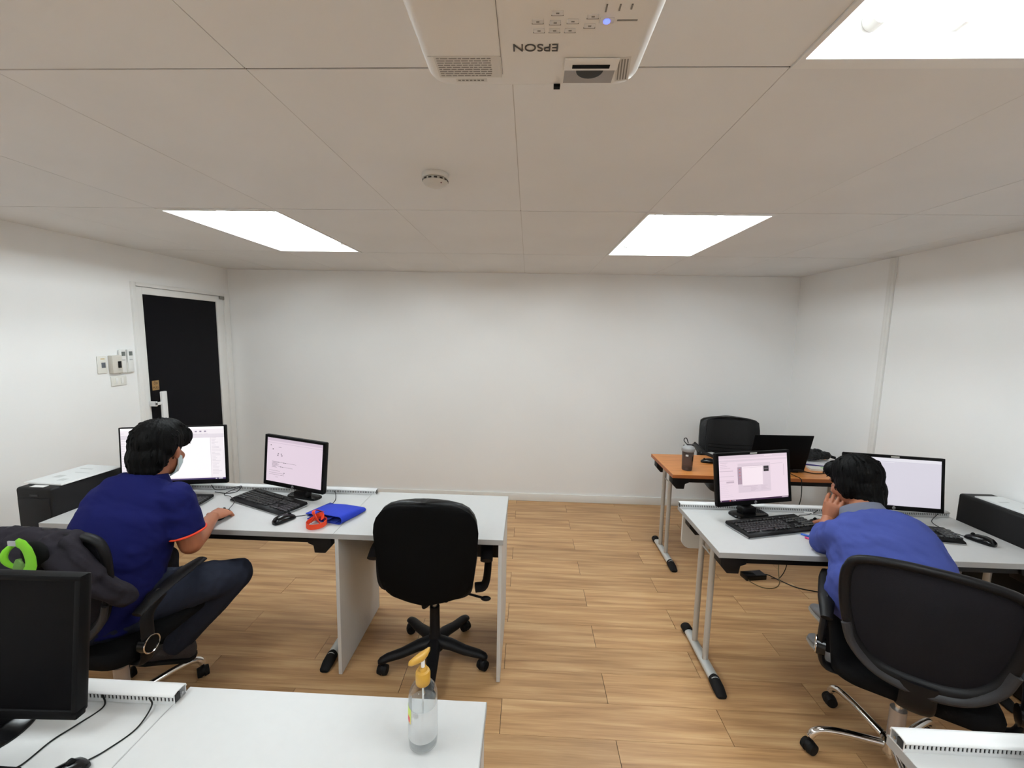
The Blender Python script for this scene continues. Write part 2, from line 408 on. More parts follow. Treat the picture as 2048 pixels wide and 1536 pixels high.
# ------------------------------------------------------------------ ceiling of boards with recessed lights
TX, TY, TX0, TY0 = .62232, 1.128, -.0535, 1.0419
ce = MB().box((XL-.05, YF-.05, ZC+.24), (XR+.05, YB+.05, ZC+.28)).build('ceiling', CEIL, smooth=False); struct(ce)
LIGHTS = []
for j in (1, -1, -3):
    for i in (-3, 1): LIGHTS.append((i, j))
xs = sorted({max(XL, min(XR, TX0+i*TX)) for i in range(-6, 7)}); ys = sorted({max(YF, min(YB, TY0+j*TY)) for j in range(-5, 5)})
lset = {(round(TX0+i*TX, 3), round(TY0+j*TY, 3)) for i, j in LIGHTS}
g = .003
for a in range(len(xs)-1):
    for b in range(len(ys)-1):
        if (round(xs[a], 3), round(ys[b], 3)) in lset: continue
        w, d = xs[a+1]-xs[a], ys[b+1]-ys[b]
        if w < .01 or d < .01: continue
        o = link('ceiling_board', MB().box((-w/2+.0012, -d/2+g, 0), (w/2-.0012, d/2-g, .012)).mesh('ceiling_board', CEIL, smooth=False), ce)
        o.location = ((xs[a]+xs[a+1])/2, (ys[b]+ys[b+1])/2, ZC+random.uniform(0, .0008))
js = MB()
for y in ys: js.box((XL, y-.012, ZC+.003), (XR, y+.012, ZC+.004))
js.build('joint_filler', CRACK, ce, smooth=False)
js = MB()
for x in xs:
    for b in range(len(ys)-1):
        js.box((x-.01, ys[b]+.012, ZC+.0012), (x+.01, ys[b+1]-.012, ZC+.0022))
js.build('joint_filler', FILLER, ce, smooth=False)

TUBE = emat('fluorescent_tube', (.87, .965, 1.0, 1), TUBE_W)
REFL = mat('white_reflector', (.86, .86, .85), .45)
def troffer(i, j, label):
    x0, y0 = TX0+i*TX, TY0+j*TY; w, d = TX, TY
    t = thing('ceiling_light', label, 'ceiling light', (x0+w/2, y0+d/2, ZC), 0, 'recessed fluorescent ceiling lights')
    a, b = w/2, d/2; ia, ib = a-.012, b-.034; h = .115
    f = MB(); z0, z1 = -.004, .004
    f.box((-a, -b, z0), (a, -ib, z1)); f.box((-a, ib, z0), (a, b, z1)); f.box((-a, -ib, z0), (-ia, ib, z1)); f.box((ia, -ib, z0), (a, ib, z1))
    f.build('light_frame', WHITE_GLOSS, t, smooth=False)
    hs = MB()
    hs.box((-ia-.006, -ib-.006, h), (ia+.006, ib+.006, h+.006)); hs.box((-ia-.006, -ib, z1), (-ia, ib, h)); hs.box((ia, -ib, z1), (ia+.006, ib, h))
    hs.box((-ia-.006, -ib-.006, z1), (ia+.006, -ib, h)); hs.box((-ia-.006, ib, z1), (ia+.006, ib+.006, h))
    hs.build('reflector_housing', REFL, t, smooth=False)
    for x in (-.17, 0, .17):
        tb = MB().cyl((x, -ib+.03, .068), (x, ib-.03, .068), .0135, n=10).build('light_tube', TUBE, t)
        for s in (-1, 1): MB().cyl((x, s*(ib-.03), .068), (x, s*(ib-.001), .068), .021, n=14).build('lamp_holder', REFL, tb)
    return t
LBL = {(-3, 1): 'recessed fluorescent ceiling light on the door side, far end of the room',
       (1, 1): 'recessed fluorescent ceiling light on the right, far end above the wooden table',
       (1, -1): 'recessed fluorescent ceiling light nearest the camera, beside the projector at top right',
       (-3, -1): 'recessed fluorescent ceiling light on the door side, level with the projector',
       (-3, -3): 'recessed fluorescent ceiling light on the door side, behind the camera',
       (1, -3): 'recessed fluorescent ceiling light on the right, behind the camera'}
for i, j in LIGHTS: troffer(i, j, LBL[(i, j)])
# ------------------------------------------------------------------ small things on the left wall (local: x = world y, -y = into the room)
def wallthing(name, label, cat, y, z, group=None): return thing(name, label, cat, (XL, y, z), pi/2, group)
t = wallthing('access_panel', 'white wall plate with small grey display, leftmost of the controls by the door', 'wall plate', 2.940, 1.464)
MB().box((-.034, -.010, -.063), (.034, 0, .063), bev=.004).build('plate', IVORY, t)
MB().box((-.008, -.0125, -.022), (.020, -.009, .016), bev=.001).build('display', mat('grey_lcd', (.10, .11, .13), .25), t)
MB().box((-.012, -.0115, .040), (.016, -.0095, .046)).build('label_strip', mat('label_gold', srgb(196, 168, 104), .5), t)
t = wallthing('thermostat', 'cream box thermostat with dark window, left of the remote controls', 'thermostat', 3.030, 1.463)
MB().box((-.040, -.036, -.066), (.036, 0, .066), bev=.004).build('case', mat('cream_plastic', (.62, .59, .53), .4), t)
MB().box((.000, -.0385, -.028), (.026, -.035, .022), bev=.001).build('window', BLACK_GLOSS, t)
MB().box((.002, -.0375, -.045), (.022, -.0355, -.040)).build('print', PRINT, t)
for yy, lb in ((3.090, 'white air conditioner remote in wall holder beside the thermostat'), (3.149, 'white air conditioner remote in wall holder nearest the door frame')):
    t = wallthing('remote_control', lb, 'remote control', yy, 1.482, 'remotes by the door')
    MB().box((-.024, -.024, -.088), (.024, -.004, .088), bev=.006).build('body', mat('remote_white', (.76, .76, .74), .35), t)
    MB().box((-.014, -.0262, .040), (.014, -.0235, .072), bev=.001).build('screen', mat('remote_lcd', (.13, .14, .13), .3), t)
    MB().box((-.028, -.018, -.092), (.028, 0, -.010), bev=.004).build('holder', IVORY, t)
    MB().box((-.012, -.0255, .006), (.012, -.0235, .012)).build('button', PRINT, t)
t = wallthing('light_switch', 'white two gang light switch below the remotes beside the door', 'light switch', 3.056, 1.336)
MB().box((-.060, -.009, -.037), (.060, 0, .037), bev=.004).build('plate', IVORY, t)
for x in (-.022, .022): MB().box((x-.010, -.014, -.022), (x+.010, -.008, .022), bev=.002).build('rocker', mat('switch_white', (.78, .78, .76), .3), t)

# ------------------------------------------------------------------ smoke detector
t = thing('smoke_detector', 'round white smoke detector on the ceiling beyond the projector', 'smoke detector', (-.372, 1.690, ZC))
d = MB().lathe([(.050, 0), (.051, -.006), (.050, -.014), (.046, -.018)], 32).build('mounting_base', mat('detector_white', (.62, .60, .56), .5), t)
MB().lathe([(.042, -.018), (.047, -.022), (.048, -.030), (.040, -.040), (.026, -.046), (.008, -.048)], 32).build('sensor_head', mat('detector_head', (.56, .54, .50), .5), t)
v = MB()
for k in range(14):
    a = 2*pi*k/14; v.box((.0455, -.006, -.0285), (.0490, .006, -.0235), mtx=RZ(a))
v.build('vent_slot', mat('detector_slot', (.03, .025, .02), .8), t, smooth=False)
MB().sphere((.028, -.028, -.0405), (.003, .003, .002), 8, 6).build('indicator_light', mat('dim_red', (.12, .02, .02), .3), t)

# ------------------------------------------------------------------ projector hung upside down
PZ = ZC-.212
t = thing('projector', 'white projector hung upside down from the ceiling', 'projector', (-.004, 0, PZ))
hw, y0, y1, hh = .160, .470, .728, .085
def rrect(x0, x1, ya, yb, r, n=6):
    out = []
    for cx_, cy_, a0 in ((x1-r, yb-r, 0), (x0+r, yb-r, pi/2), (x0+r, ya+r, pi), (x1-r, ya+r, 3*pi/2)):
        for k in range(n+1):
            a = a0+pi/2*k/n; out.append((cx_+r*cos(a), cy_+r*sin(a)))
    return out
rings = []
for ins, z in ((.016, 0), (.006, .003), (.001, .010), (0, .018), (0, .070), (.006, .080), (.016, hh)):
    rings.append([Vector((x, y, z)) for x, y in rrect(-hw+ins, hw-ins, y0+ins, y1-ins*.8, .030)])
body = MB().loft(rings).build('projector_body', PROJ, t)
INKP = PROJ_GREY
nz = -.0004
def plate(name, x0, x1, ya, yb, m, z0=-.0006, z1=.0005, par=t): return MB().box((x0, ya, z0), (x1, yb, z1)).build(name, m, par, smooth=False)
# lens bay at the front edge, open window slider above it
ln = MB(); ln.box((.048, .676, -.0010), (.122, .712, .001)); lb = ln.build('lens_bay', mat('lens_bay_grey', (.30, .29, .29), .5), t, smooth=False)
MB().cyl((.085, .680, -.0016), (.085, .680, .02), .020, n=24).build('lens', BLACK_GLOSS, lb)
MB().box((.046, .652, -.003), (.124, .678, -.0005), bev=.001).build('lens_lip', PROJ, t)
MB().box((.058, .664, -.0042), (.112, .671, -.0025)).build('slider_slot', BLACK_MATTE, t, smooth=False)
MB().box((.034, .716, -.004), (.044, .724, .004)).build('remote_sensor', BLACK_MATTE, t, smooth=False)
plate('panel_seam', -.0452, -.0445, .50, .690, INKP)
plate('panel_seam', -.150, -.0445, .6485, .6490, mat('faint_seam', (.5, .49, .47), .6))
text_obj('brand_lettering', 'EPSON', .021, mat('brand_ink', (.05, .045, .04), .5), t, T(.004, .6300, -.0006) @ RZ(pi) @ RX(pi))
LBLW = mat('label_ground', (.58, .57, .55), .6)
lab = plate('warning_label', -.142, -.047, .648, .698, LBLW, -.0004)
ink = MB(); random.seed(3)
for r in range(9):
    y = .694-r*.005
    x = -.139
    while x < -.062:
        w = random.uniform(.004, .012); ink.box((x, y-.0016, -.0007), (min(x+w, -.060), y, -.0003)); x += w+.0015
ink.build('label_print', INKP, lab, smooth=False)
lab = plate('serial_label', -.118, -.070, .702, .709, LBLW, -.0004)
ink = MB()
for q in range(7): ink.box((-.115+q*.006, .704, -.0007), (-.111+q*.006, .707, -.0003))
ink.build('label_print', INKP, lab, smooth=False)
lab = MB().box((-.010, -.028, -.0004), (.010, .028, .0004), mtx=T(.133, .680, 0) @ RZ(rad(-8))).build('side_label', LBLW, t, smooth=False)
ink = MB()
for q in range(4): ink.box((-.007+q*.004, -.024, -.0008), (-.005+q*.004, .024, -.0003), mtx=T(.133, .680, 0) @ RZ(rad(-8)))
ink.build('label_print', INKP, lab, smooth=False)
BTN = mat('projector_button', (.60, .59, .575), .4)
for bx, by in ((.030, .612), (.050, .612), (.070, .612), (.028, .596), (.050, .598), (.072, .596), (.052, .582), (.094, .604), (.096, .588)):
    bx -= .022; by -= .014
    bt = MB().box((bx-.007, by-.0035, -.0012), (bx+.007, by+.0035, .0006), bev=.001).build('button', BTN, t)
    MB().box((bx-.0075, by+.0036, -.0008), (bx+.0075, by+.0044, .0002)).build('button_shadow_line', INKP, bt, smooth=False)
    MB().box((bx-.002, by-.0016, -.0016), (bx+.002, by+.0002, -.0010)).build('button_icon', INKP, bt, smooth=False)
pb = MB().box((.083, .576, -.0012), (.101, .586, .0006), bev=.001).build('power_button', BTN, t)
MB().cyl((.092, .581, -.0022), (.092, .581, -.001), .0042, n=14).build('power_light', emat('blue_led', (.10, .14, 1, 1), 3.0), pb)
for q, x in enumerate((.088, .104, .118)):
    MB().box((x-.001, .555, -.0008), (x+.001, .567-q*.002, .0002)).build('status_icon', INKP, t, smooth=False)
plate('button_caption', .105, .130, .5800, .5822, INKP)
plate('model_plate', .000, .040, .530, .546, LBLW, -.0004)
ink = MB()
for q in range(6): ink.box((.005+q*.005, .536, -.0008), (.0085+q*.005, .542, -.0004))
ink.build('model_print', INKP, t, smooth=False)
mt = MB(); mt.cyl((0, .58, hh-.002), (0, .58, .202), .020, n=20); mt.box((-.07, .51, .200), (.07, .65, .212), bev=.002)
for s in (-1, 1): mt.box((s*.10-.012, .50, hh-.002), (s*.10+.012, .66, hh+.012), bev=.002)
mt.box((-.112, .565, hh+.010), (.112, .595, hh+.020), bev=.002)
mt.build('ceiling_mount', WHITE_GLOSS, t)

# ------------------------------------------------------------------ tables
def training_table(label, x0, x1, y0, y1, top, edge, group, modesty=False, foot_in=.072, wood=False):
    """white or wooden folding training table: y0 is the sitter's side"""
    t = thing('training_table', label, 'table', (x0, y0, 0), 0, group)
    w, d, z = x1-x0, y1-y0, ZD; th = .026
    MB().box((0, 0, z-th+.0005), (w, d, z), bev=.0015, seg=1).build('tabletop', top, t, smooth=False)
    e = MB(); e.box((-.0012, -.0012, z-th), (w+.0012, 0, z-.0008)); e.box((-.0012, 0, z-th), (0, d, z-.0008)); e.box((w, 0, z-th), (w+.0012, d, z-.0008)); e.box((-.0012, d, z-th), (w+.0012, d+.0012, z-.0008))
    e.build('edge_band', edge, t, smooth=False)
    MB().box((.035, .030, z-th-.040), (w-.035, .055, z-th), bev=.002).build('front_rail', BLACK, t)
    MB().box((.035, d-.105, z-th-.040), (w-.035, d-.080, z-th), bev=.002).build('rear_rail', BLACK, t)
    for sx in (0, 1):
        fx = foot_in if sx == 0 else w-foot_in
        sgn = 1 if sx == 0 else -1
        for yy in (.020, d-.145):
            MB().prism([(fx-.052*sgn, z-th), (fx+.075*sgn, z-th), (fx+.066*sgn, z-th-.040), (fx+.040*sgn, z-th-.050), (fx+.034*sgn, z-th-.088), (fx-.020*sgn, z-th-.088), (fx-.052*sgn, z-th-.050)],
                       yy, yy+.075, 'xz', bev=.003).build('corner_bracket', BLACK, t)
        MB().box((fx-.022, .09, z-th-.03), (fx+.022, d-.09, z-th), bev=.003).build('leg_channel', BLACK, t)
        for yy in (.215, .355):
            MB().cyl((fx, yy, .040), (fx, yy, z-th-.012), .0150, n=16).build('leg_tube', TUBE_GREY, t)
        MB().cyl((fx, .215, z-.14), (fx, .355, z-.14), .0045, n=8).build('leg_rung', TUBE_GREY, t)
        R = []
        for yy, hw_, hz in ((.085, .026, .044), (.25, .025, .042), (.455, .024, .040)):
            R.append([Vector((fx+hw_*cos(a), yy, max(.008, .026+(hz-.022)*sin(a)*1.0))) for a in [2*pi*i/16 for i in range(16)]])
        MB().loft(R).build('foot_bar', SILVER, t)
        R = []
        for yy, hw_, hz, zl in ((.005, .020, .014, .001), (.012, .026, .022, .0), (.05, .030, .040, .0), (.10, .028, .050, .0), (.118, .022, .046, .003)):
            R.append([Vector((fx+hw_*cos(a), yy, max(zl, hz*.5+hz*.5*sin(a)))) for a in [2*pi*i/16 for i in range(16)]])
        MB().loft(R).build('foot_cap', RUBBER, t)
        R = []
        for yy, hw_, hz in ((.440, .026, .050), (.455, .029, .052), (.495, .029, .048), (.508, .022, .036)):
            R.append([Vector((fx+hw_*cos(a), yy, max(.0, hz*.5+hz*.5*sin(a)))) for a in [2*pi*i/16 for i in range(16)]])
        MB().loft(R).build('foot_cap', RUBBER, t)
    if modesty:
        r = .05; mz0, mz1 = z-.235, z-th-.002; p = [(.012, mz1), (w-.012, mz1)]
        p += [(w-.012-r+r*cos(a), mz0+r-r*sin(a)) for a in [pi/2*k/6 for k in range(7)]]
        p += [(.012+r-r*sin(a), mz0+r-r*cos(a)) for a in [pi/2*k/6 for k in range(7)]]
        mp = MB().prism(p, d-.060, d-.044, 'xz'); mp.build('modesty_panel', mat('modesty_white', (.66, .655, .63), .5), t, smooth=False)
    return t
def side_desk(label, x0, x1, y0, y1, group):
    t = thing('side_desk', label, 'desk', (x0, y0, 0), 0, group); w, d, z = x1-x0, y1-y0, ZD+.003; th = .026
    MB().box((0, 0, z-th), (w, d, z), bev=.0012, seg=1).build('desktop', LAM, t, smooth=False)
    e = MB(); e.box((-.001, -.0012, z-th), (w+.001, 0, z-.0006)); e.box((-.0012, 0, z-th), (0, d, z-.0006)); e.box((w, 0, z-th), (w+.0012, d, z-.0006))
    e.build('edge_band', LAM_EDGE, t, smooth=False)
    for a, b in ((.004, .022), (w-.022, w-.004)):
        MB().box((a, .004, .004), (b, d-.01, z-th), bev=.001, seg=1).build('side_panel', LAM, t, smooth=False)
        for yy in (.05, d-.06): MB().cyl((a/2+b/2, yy, 0), (a/2+b/2, yy, .006), .008, n=10).build('glide', RUBBER, t)
    MB().box((.022, d-.075, .40), (w-.022, d-.058, z-th), bev=.001, seg=1).build('modesty_panel', LAM_DARK, t, smooth=False)
    return t
def cable_tray(label, x0, x1, y0, end_left, group):
    """slotted wiring duct with a lid, lying along the back of a table"""
    t = thing('cable_tray', label, 'cable tray', (x0, y0, ZD), 0, group); L = x1-x0; dp, h = .038, .029
    MB().box((0, 0, 0), (L, dp, .003)).build('duct_floor', ALU, t, smooth=False)
    MB().box((0, dp-.002, .003), (L, dp, h-.003)).build('duct_back', ALU, t, smooth=False)
    f = MB(); f.box((0, 0, .003), (L, .0016, .0090)); f.box((0, 0, .0210), (L, .0016, h-.003))
    n = int(L/.0102)
    for i in range(n+1):
        x = i*L/n; f.box((max(0, x-.0029), 0, .0090), (min(L, x+.0029), .0016, .0210))
    o = f.build('slotted_front', ALU, t, smooth=False)
    MB().box((.001, .0045, .003), (L-.001, .020, h-.006)).build('slot_shade_bar', mat('tray_shadow_gap', (.02, .02, .02), .8), t, smooth=False)  # no wires: near-black bar paints the shade seen through the slots
    R = [[Vector((x, y, z)) for y, z in ((-.003, h-.006), (-.0045, h-.002), (.002, h+.001), (.010, h+.003), (dp-.008, h+.003), (dp+.001, h), (dp+.003, h-.008), (dp+.0015, h-.008), (dp, h-.002), (dp-.010, h), (.010, h), (.003, h-.002), (-.0012, h-.003), (-.0012, h-.006))] for x in (0, L)]
    MB().loft(R).build('duct_lid', mat('tray_lid', (.80, .80, .80), .4), t, smooth=False)
    for x in ((.001,) if end_left else (L-.001,)):
        MB().cyl((x-.001, .026, .012), (x+.001, .026, .012), .0035, n=10).build('screw', STEEL, t)
    return t

XA0, XA1 = -2.437, -.9345          # row two, door side
training_table('long white training table where the man in navy sits', XA0, XA1, 1.935, 2.487, LAM, LAM_EDGE, 'white training tables')
cable_tray('white slotted cable tray behind the keyboard of the man in navy', XA0+.01, -.905, 2.442, False, 'cable trays along the tables')
side_desk('white panel desk with the black office chair pushed under it', -.930, -.100, 1.928, 2.485, 'white panel desks')
XB0, XB1 = .909, 2.425
training_table('long white training table where the man in blue sits', XB0, XB1, 1.895, 2.443, LAM, LAM_EDGE, 'white training tables', modesty=True)
cable_tray('white slotted cable tray on the table of the man in blue', XB0-.004, XB1-.01, 2.398, True, 'cable trays along the tables')
training_table('orange wood topped table with the laptop, before the back wall', 1.068, 2.50, 3.010, 3.550, ORANGE_WOOD, mat('orange_edge', srgb(150, 84, 38), .45), None, foot_in=.06)
# nearest row
training_table('white training table at the lower left under the switched off monitor', -2.40, -.9155, .47, 1.017, LAM, LAM_EDGE, 'white training tables')
cable_tray('white slotted cable tray at the lower left beside the switched off monitor', -2.39, -.908, .972, False, 'cable trays along the tables')
side_desk('white panel desk in front holding the sanitizer bottle', -.911, -.090, .475, 1.028, 'white panel desks')
training_table('white training table at the lower right corner', .932, 2.40, .44, .995, LAM, LAM_EDGE, 'white training tables')
cable_tray('white slotted cable tray at the lower right corner', .930, 2.39, .950, True, 'cable trays along the tables')
# ------------------------------------------------------------------ monitors
def ui(mb, idx, x0, x1, z0, z1, w, h, yy):
    """flat picture element on a screen, in 0..1 screen coordinates"""
    mb.mi = idx; X = lambda u: (u-.5)*w; Zz = lambda v: (v-.5)*h
    mb.quad((X(x0), yy, Zz(z0)), (X(x1), yy, Zz(z0)), (X(x1), yy, Zz(z1)), (X(x0), yy, Zz(z1)))
BEZ = mat('monitor_black', (.0028, .0026, .0028), .55, spec=.08)
SCREEN_OFF = mat('screen_off', (.0018, .0016, .002), .5, spec=.06)
def monitor(label, loc, rz, w, h, zc, tilt, roll=0, bez=.016, chin=.024, base='plate', by0=-.06, by1=.06, br=.09, content=None, logo=True, sticker=False, base_shift=(0, 0), back=.05, group='computer monitors'):
    """screen faces local -y; zc = height of the screen centre above the desk"""
    t = thing('monitor', label, 'monitor', loc, rz, group)
    M = T(0, 0, zc) @ RX(-tilt) @ RY(roll)
    b = MB(); sw, sh = w-2*bez, h-bez-chin; sz = (chin-bez)/2
    fz0, fz1 = -h/2, h/2
    y0, y1 = -.012, .014
    b.box((-w/2, y0, fz0), (w/2, y1, fz0+chin), bev=.003); b.box((-w/2, y0, fz1-bez), (w/2, y1, fz1), bev=.003)
    b.box((-w/2, y0, fz0+chin*.5), (-w/2+bez, y1, fz1-bez*.5), bev=.003); b.box((w/2-bez, y0, fz0+chin*.5), (w/2, y1, fz1-bez*.5), bev=.003)
    fr = b.xf(M).build('bezel', BEZ, t)
    bk = MB(); bk.box((-w/2+.004, .010, fz0+.004), (w/2-.004, .024, fz1-.004), bev=.004); bk.box((-w*.33, .02, -h*.33), (w*.33, back, h*.3), bev=.012)
    bk.xf(M).build('back_shell', BLACK, t)
    s = MB(); mats = [SCREEN_OFF]; yy = -.0075
    Ms = M @ T(0, 0, sz)
    if content:
        mats = [emat('scr_%s_%d' % (content['name'], i), srgb(*c), 1.0) for i, c in enumerate(content['cols'])]
        ui(s, 0, 0, 1, 0, 1, sw, sh, yy)
        for k, (i, x0, x1, z0, z1) in enumerate(content['els']): ui(s, i, x0, x1, z0, z1, sw, sh, yy-.00012*(1+k*.02) - .0001*(i == len(mats)-1))
    else: ui(s, 0, 0, 1, 0, 1, sw, sh, yy)
    s.xf(Ms).build('screen', mats, t, smooth=False)
    if logo:
        lg = MB().cyl((0, -.0128, fz0+chin*.5), (0, -.0118, fz0+chin*.5), chin*.36, n=20).xf(M).build('logo_badge', mat('logo_silver', (.42, .42, .43), .35, metal=.4), fr)
        text_obj('logo_lettering', 'hp', chin*.62, BLACK_GLOSS, lg, M @ T(0, -.0131, fz0+chin*.5) @ RX(pi/2))
    if sticker: MB().box((-.022, -.0125, fz1-bez*.75), (.022, -.0115, fz1-bez*.25)).xf(M).build('sticker', mat('sticker_grey', (.5, .5, .47), .5), fr, smooth=False)
    bx, by = base_shift
    n = MB(); n.box((bx-.030, .030, .010), (bx+.030, .048, zc+.02), bev=.006); n.box((bx-.045, max(by, -.02), .008), (bx+.045, .055, .045), bev=.01)
    n.build('neck', BLACK, t)
    if base == 'plate':
        p = rrect(bx-.108, bx+.108, by+by0, by+by1, .028); MB().loft([[Vector((x, y, 0)) for x, y in p], [Vector((x, y, .007)) for x, y in p], [Vector((bx+(x-bx)*.94, by+(y-by)*.94, .012)) for x, y in p]]).build('base', BLACK_GLOSS, t)
    else:
        MB().lathe([(br, 0), (br, .004), (br-.006, .010), (.045, .018), (.03, .024)], 40, (bx, by, 0)).build('base', BLACK_GLOSS, t)
    return t
random.seed(11)
def lines(i, x0, x1, za, zb, n, ragged=.5):
    out = []
    for k in range(n):
        z = za+(zb-za)*k/max(1, n-1); out.append((i, x0, x0+(x1-x0)*random.uniform(1-ragged, 1), z, z+.006))
    return out
# the man in navy's wide screen
cA = {'name': 'a', 'cols': [(243, 236, 241), (226, 218, 226), (206, 198, 208), (60, 40, 96), (252, 250, 252), (150, 140, 160)], 'els':
      [(4, 0, 1, .955, 1), (1, .0, 1, .80, .865), (2, 0, 1, .797, .801), (3, 0, 1, 0, .028), (2, .862, .865, .03, .8), (4, .10, .86, .05, .79), (2, .5, .56, .575, .58)]
      + [(5, .40+.045*k, .42+.045*k, .90, .925) for k in range(10)] + [(2, .40+.05*k, .44+.05*k, .86, .868) for k in range(9)] + lines(2, .875, .97, .10, .78, 26, .7) + lines(2, .005, .06, .2, .9, 16, .6) + [(4, .90, .915, .008, .02), (4, .93, .97, .008, .02)]}
monitor('wide monitor showing a white drawing sheet, in front of the man in navy', (-2.099, 2.380, ZD), rad(6.1), .601, .350, .229, rad(4.9), roll=rad(-1.9), bez=.007, chin=.026, content=cA, logo=False, base='round', base_shift=(0, -.010), br=.064, group=None)
cB = {'name': 'b', 'cols': [(226, 208, 222), (206, 188, 204), (120, 104, 120), (236, 220, 232), (40, 34, 42)], 'els':
      [(1, 0, 1, .93, 1), (1, 0, 1, .885, .895)] + [(4, .06, .075, .82, .84), (4, .10, .115, .73, .755), (4, .20, .215, .64, .66), (4, .255, .27, .64, .66), (2, .21, .26, .795, .803), (2, .19, .21, .60, .625), (2, .265, .285, .60, .625)]
      + lines(2, .10, .24, .33, .46, 8) + [(2, .22, .54, .455, .46), (4, .31, .325, .45, .465), (4, .345, .355, .45, .465), (2, .22, .48, .355, .36), (4, .255, .27, .35, .365), (4, .29, .30, .35, .365), (2, .05, .33, .20, .205), (4, .32, .335, .215, .235), (2, .05, .33, .16, .165), (4, .27, .28, .155, .17), (2, .17, .22, .11, .115), (2, .05, .25, .25, .255)]}
monitor('monitor with a pinkish page, angled, right of the man in navy', (-1.342, 2.340, ZD), rad(-14.4), .427, .299, .216, rad(4.2), roll=rad(2), content=cB, base='plate', base_shift=(.02, 0), by0=.005, by1=.080, group=None)
cC = {'name': 'c', 'cols': [(236, 216, 228), (222, 204, 216), (196, 176, 190), (58, 28, 62), (246, 230, 238), (172, 150, 166), (30, 20, 28), (208, 96, 84)], 'els':
      [(1, 0, 1, .93, 1), (4, .66, .78, .96, .975), (1, 0, 1, .86, .90), (2, .0, .20, .655, .668), (2, .0, .10, .545, .551), (2, .10, .21, .545, .551), (2, .0, .21, .455, .461), (2, .10, .21, .40, .435), (1, .27, .745, .175, .815), (4, .33, .63, .33, .745), (5, .265, .325, .36, .735), (6, .645, .72, .615, .735), (5, .655, .71, .668, .675),
       (2, .33, .63, .75, .758), (2, .35, .62, .715, .719), (2, .34, .55, .30, .306), (2, .745, .93, .775, .78), (2, .94, .945, .5, .76), (3, 0, 1, 0, .035), (4, .4, .72, .035, .05)]
      + [(7, .29, .305, .68-.07*k, .695-.07*k) for k in range(4)] + lines(2, .45, .56, .20, .27, 4) + lines(2, .60, .72, .22, .30, 4) + lines(2, .02, .18, .72, .84, 4) + lines(1, .02, .2, .1, .38, 8) + [(7, .135, .155, .008, .028), (4, .01, .02, .008, .025), (4, .18, .19, .01, .025), (4, .205, .22, .01, .025), (4, .90, .99, .012, .02)]}
monitor('monitor with a pinkish dialog window, left of the man in blue', (1.267, 2.329, ZD), rad(13.2), .468, .290, .221, rad(9), roll=rad(-.8), content=cC, sticker=True, base='plate', base_shift=(0, .0), by0=-.035, by1=.055, group=None)
cD = {'name': 'd', 'cols': [(212, 208, 220), (226, 224, 232), (198, 194, 208), (150, 146, 160)], 'els': [(1, 0, 1, .93, 1), (2, 0, 1, .925, .93), (3, .0, .5, 0, .012), (1, .03, .5, .9, .915)]}
monitor('wide monitor with a blank pale screen, right of the man in blue', (2.022, 2.330, ZD), rad(-1), .526, .297, .218, rad(9), roll=rad(2.1), content=cD, sticker=True, base='plate', group=None)
monitor('large switched off black monitor at the lower left corner', (-1.302, .880, ZD), rad(4.5), .492, .349, .230, rad(5.2), roll=rad(2.3), bez=.014, chin=.022, logo=False, base='round', base_shift=(.0, -.008), br=.093, group=None)
monitor('switched off monitor cut off by the lower right edge of the picture', (1.385, .845, ZD), rad(-3), .480, .330, .215, rad(5), logo=False, base='round', group=None)

# ------------------------------------------------------------------ keyboards and mice
def keyboard(label, loc, rz, w=.445, d=.165, group='keyboards'):
    t = thing('keyboard', label, 'keyboard', loc, rz, group)
    R = []
    for x in (-w/2, w/2):
        R.append([Vector((x, y, z)) for y, z in ((-d/2, .004), (-d/2+.002, .002), (d/2-.002, .010), (d/2, .014), (d/2-.004, .026), (-d/2+.022, .018), (-d/2+.004, .013))])
    MB().loft(R).build('case', BLACK, t, smooth=False)
    MB().prism([(-w/2+.003, -d/2-.0015), (w/2-.003, -d/2-.0015), (w/2-.003, -d/2+.004), (-w/2+.003, -d/2+.004)], .002, .006, 'xy').build('silver_lip', mat('lip_silver', (.35, .35, .36), .3, metal=.6), t, smooth=False)
    k = MB(); sl = (.026-.018)/(d-.026)
    def key(x, y, kw, kd=.0145):
        z = .0185+(y+d/2-.022)*sl
        k.loft([[Vector((x+a*kw/2*q, y+b*kd/2*q, z+h)) for a, b in ((-1, -1), (1, -1), (1, 1), (-1, 1))] for q, h in ((1, -.002), (.96, .003), (.80, .0065))])
    p = .0188
    for sx_ in (-1, 1): MB().box((sx_*(w/2+.0008)-.0008, -d/2+.004, .004), (sx_*(w/2+.0008)+.0008, d/2-.004, .0085), mtx=None).build('silver_lip', mat('lip_silver', (.35, .35, .36), .3, metal=.6), t, smooth=False)
    for r in range(5):
        y = -d/2+.034+r*.0185; n = 14
        if r == 0:
            xs_ = [(-.195, .022), (-.171, .022), (-.147, .022), (-.085, .095), (-.020, .022), (.004, .022), (.028, .022), (.052, .022)]
        else: xs_ = [(-w/2+.022+i*p+(r % 2)*.004, .0165) for i in range(n)] + [(-w/2+.022+n*p+.006, .022)]
        for x, kw in xs_: key(x, y, kw)
        for i in range(3):
            if r in (0, 3, 4) or (r == 1 and i == 1): key(.100+i*p, y, .0165)
        for i in range(4): key(.162+i*p if w > .43 else .158+i*.0175, y, .0165)
    y = -d/2+.034+5*.0185+.006
    for g_ in range(3):
        for i in range(4): key(-w/2+.055+g_*.082+i*p, y, .0165, .012)
    key(-w/2+.022, y, .0165, .012)
    for i in range(3): key(.100+i*p, y, .0165, .012)
    o = k.build('keycaps', mat('key_black', (.007, .007, .0075), .32, spec=.5), t, smooth=False); o['kind'] = 'stuff'
    return t
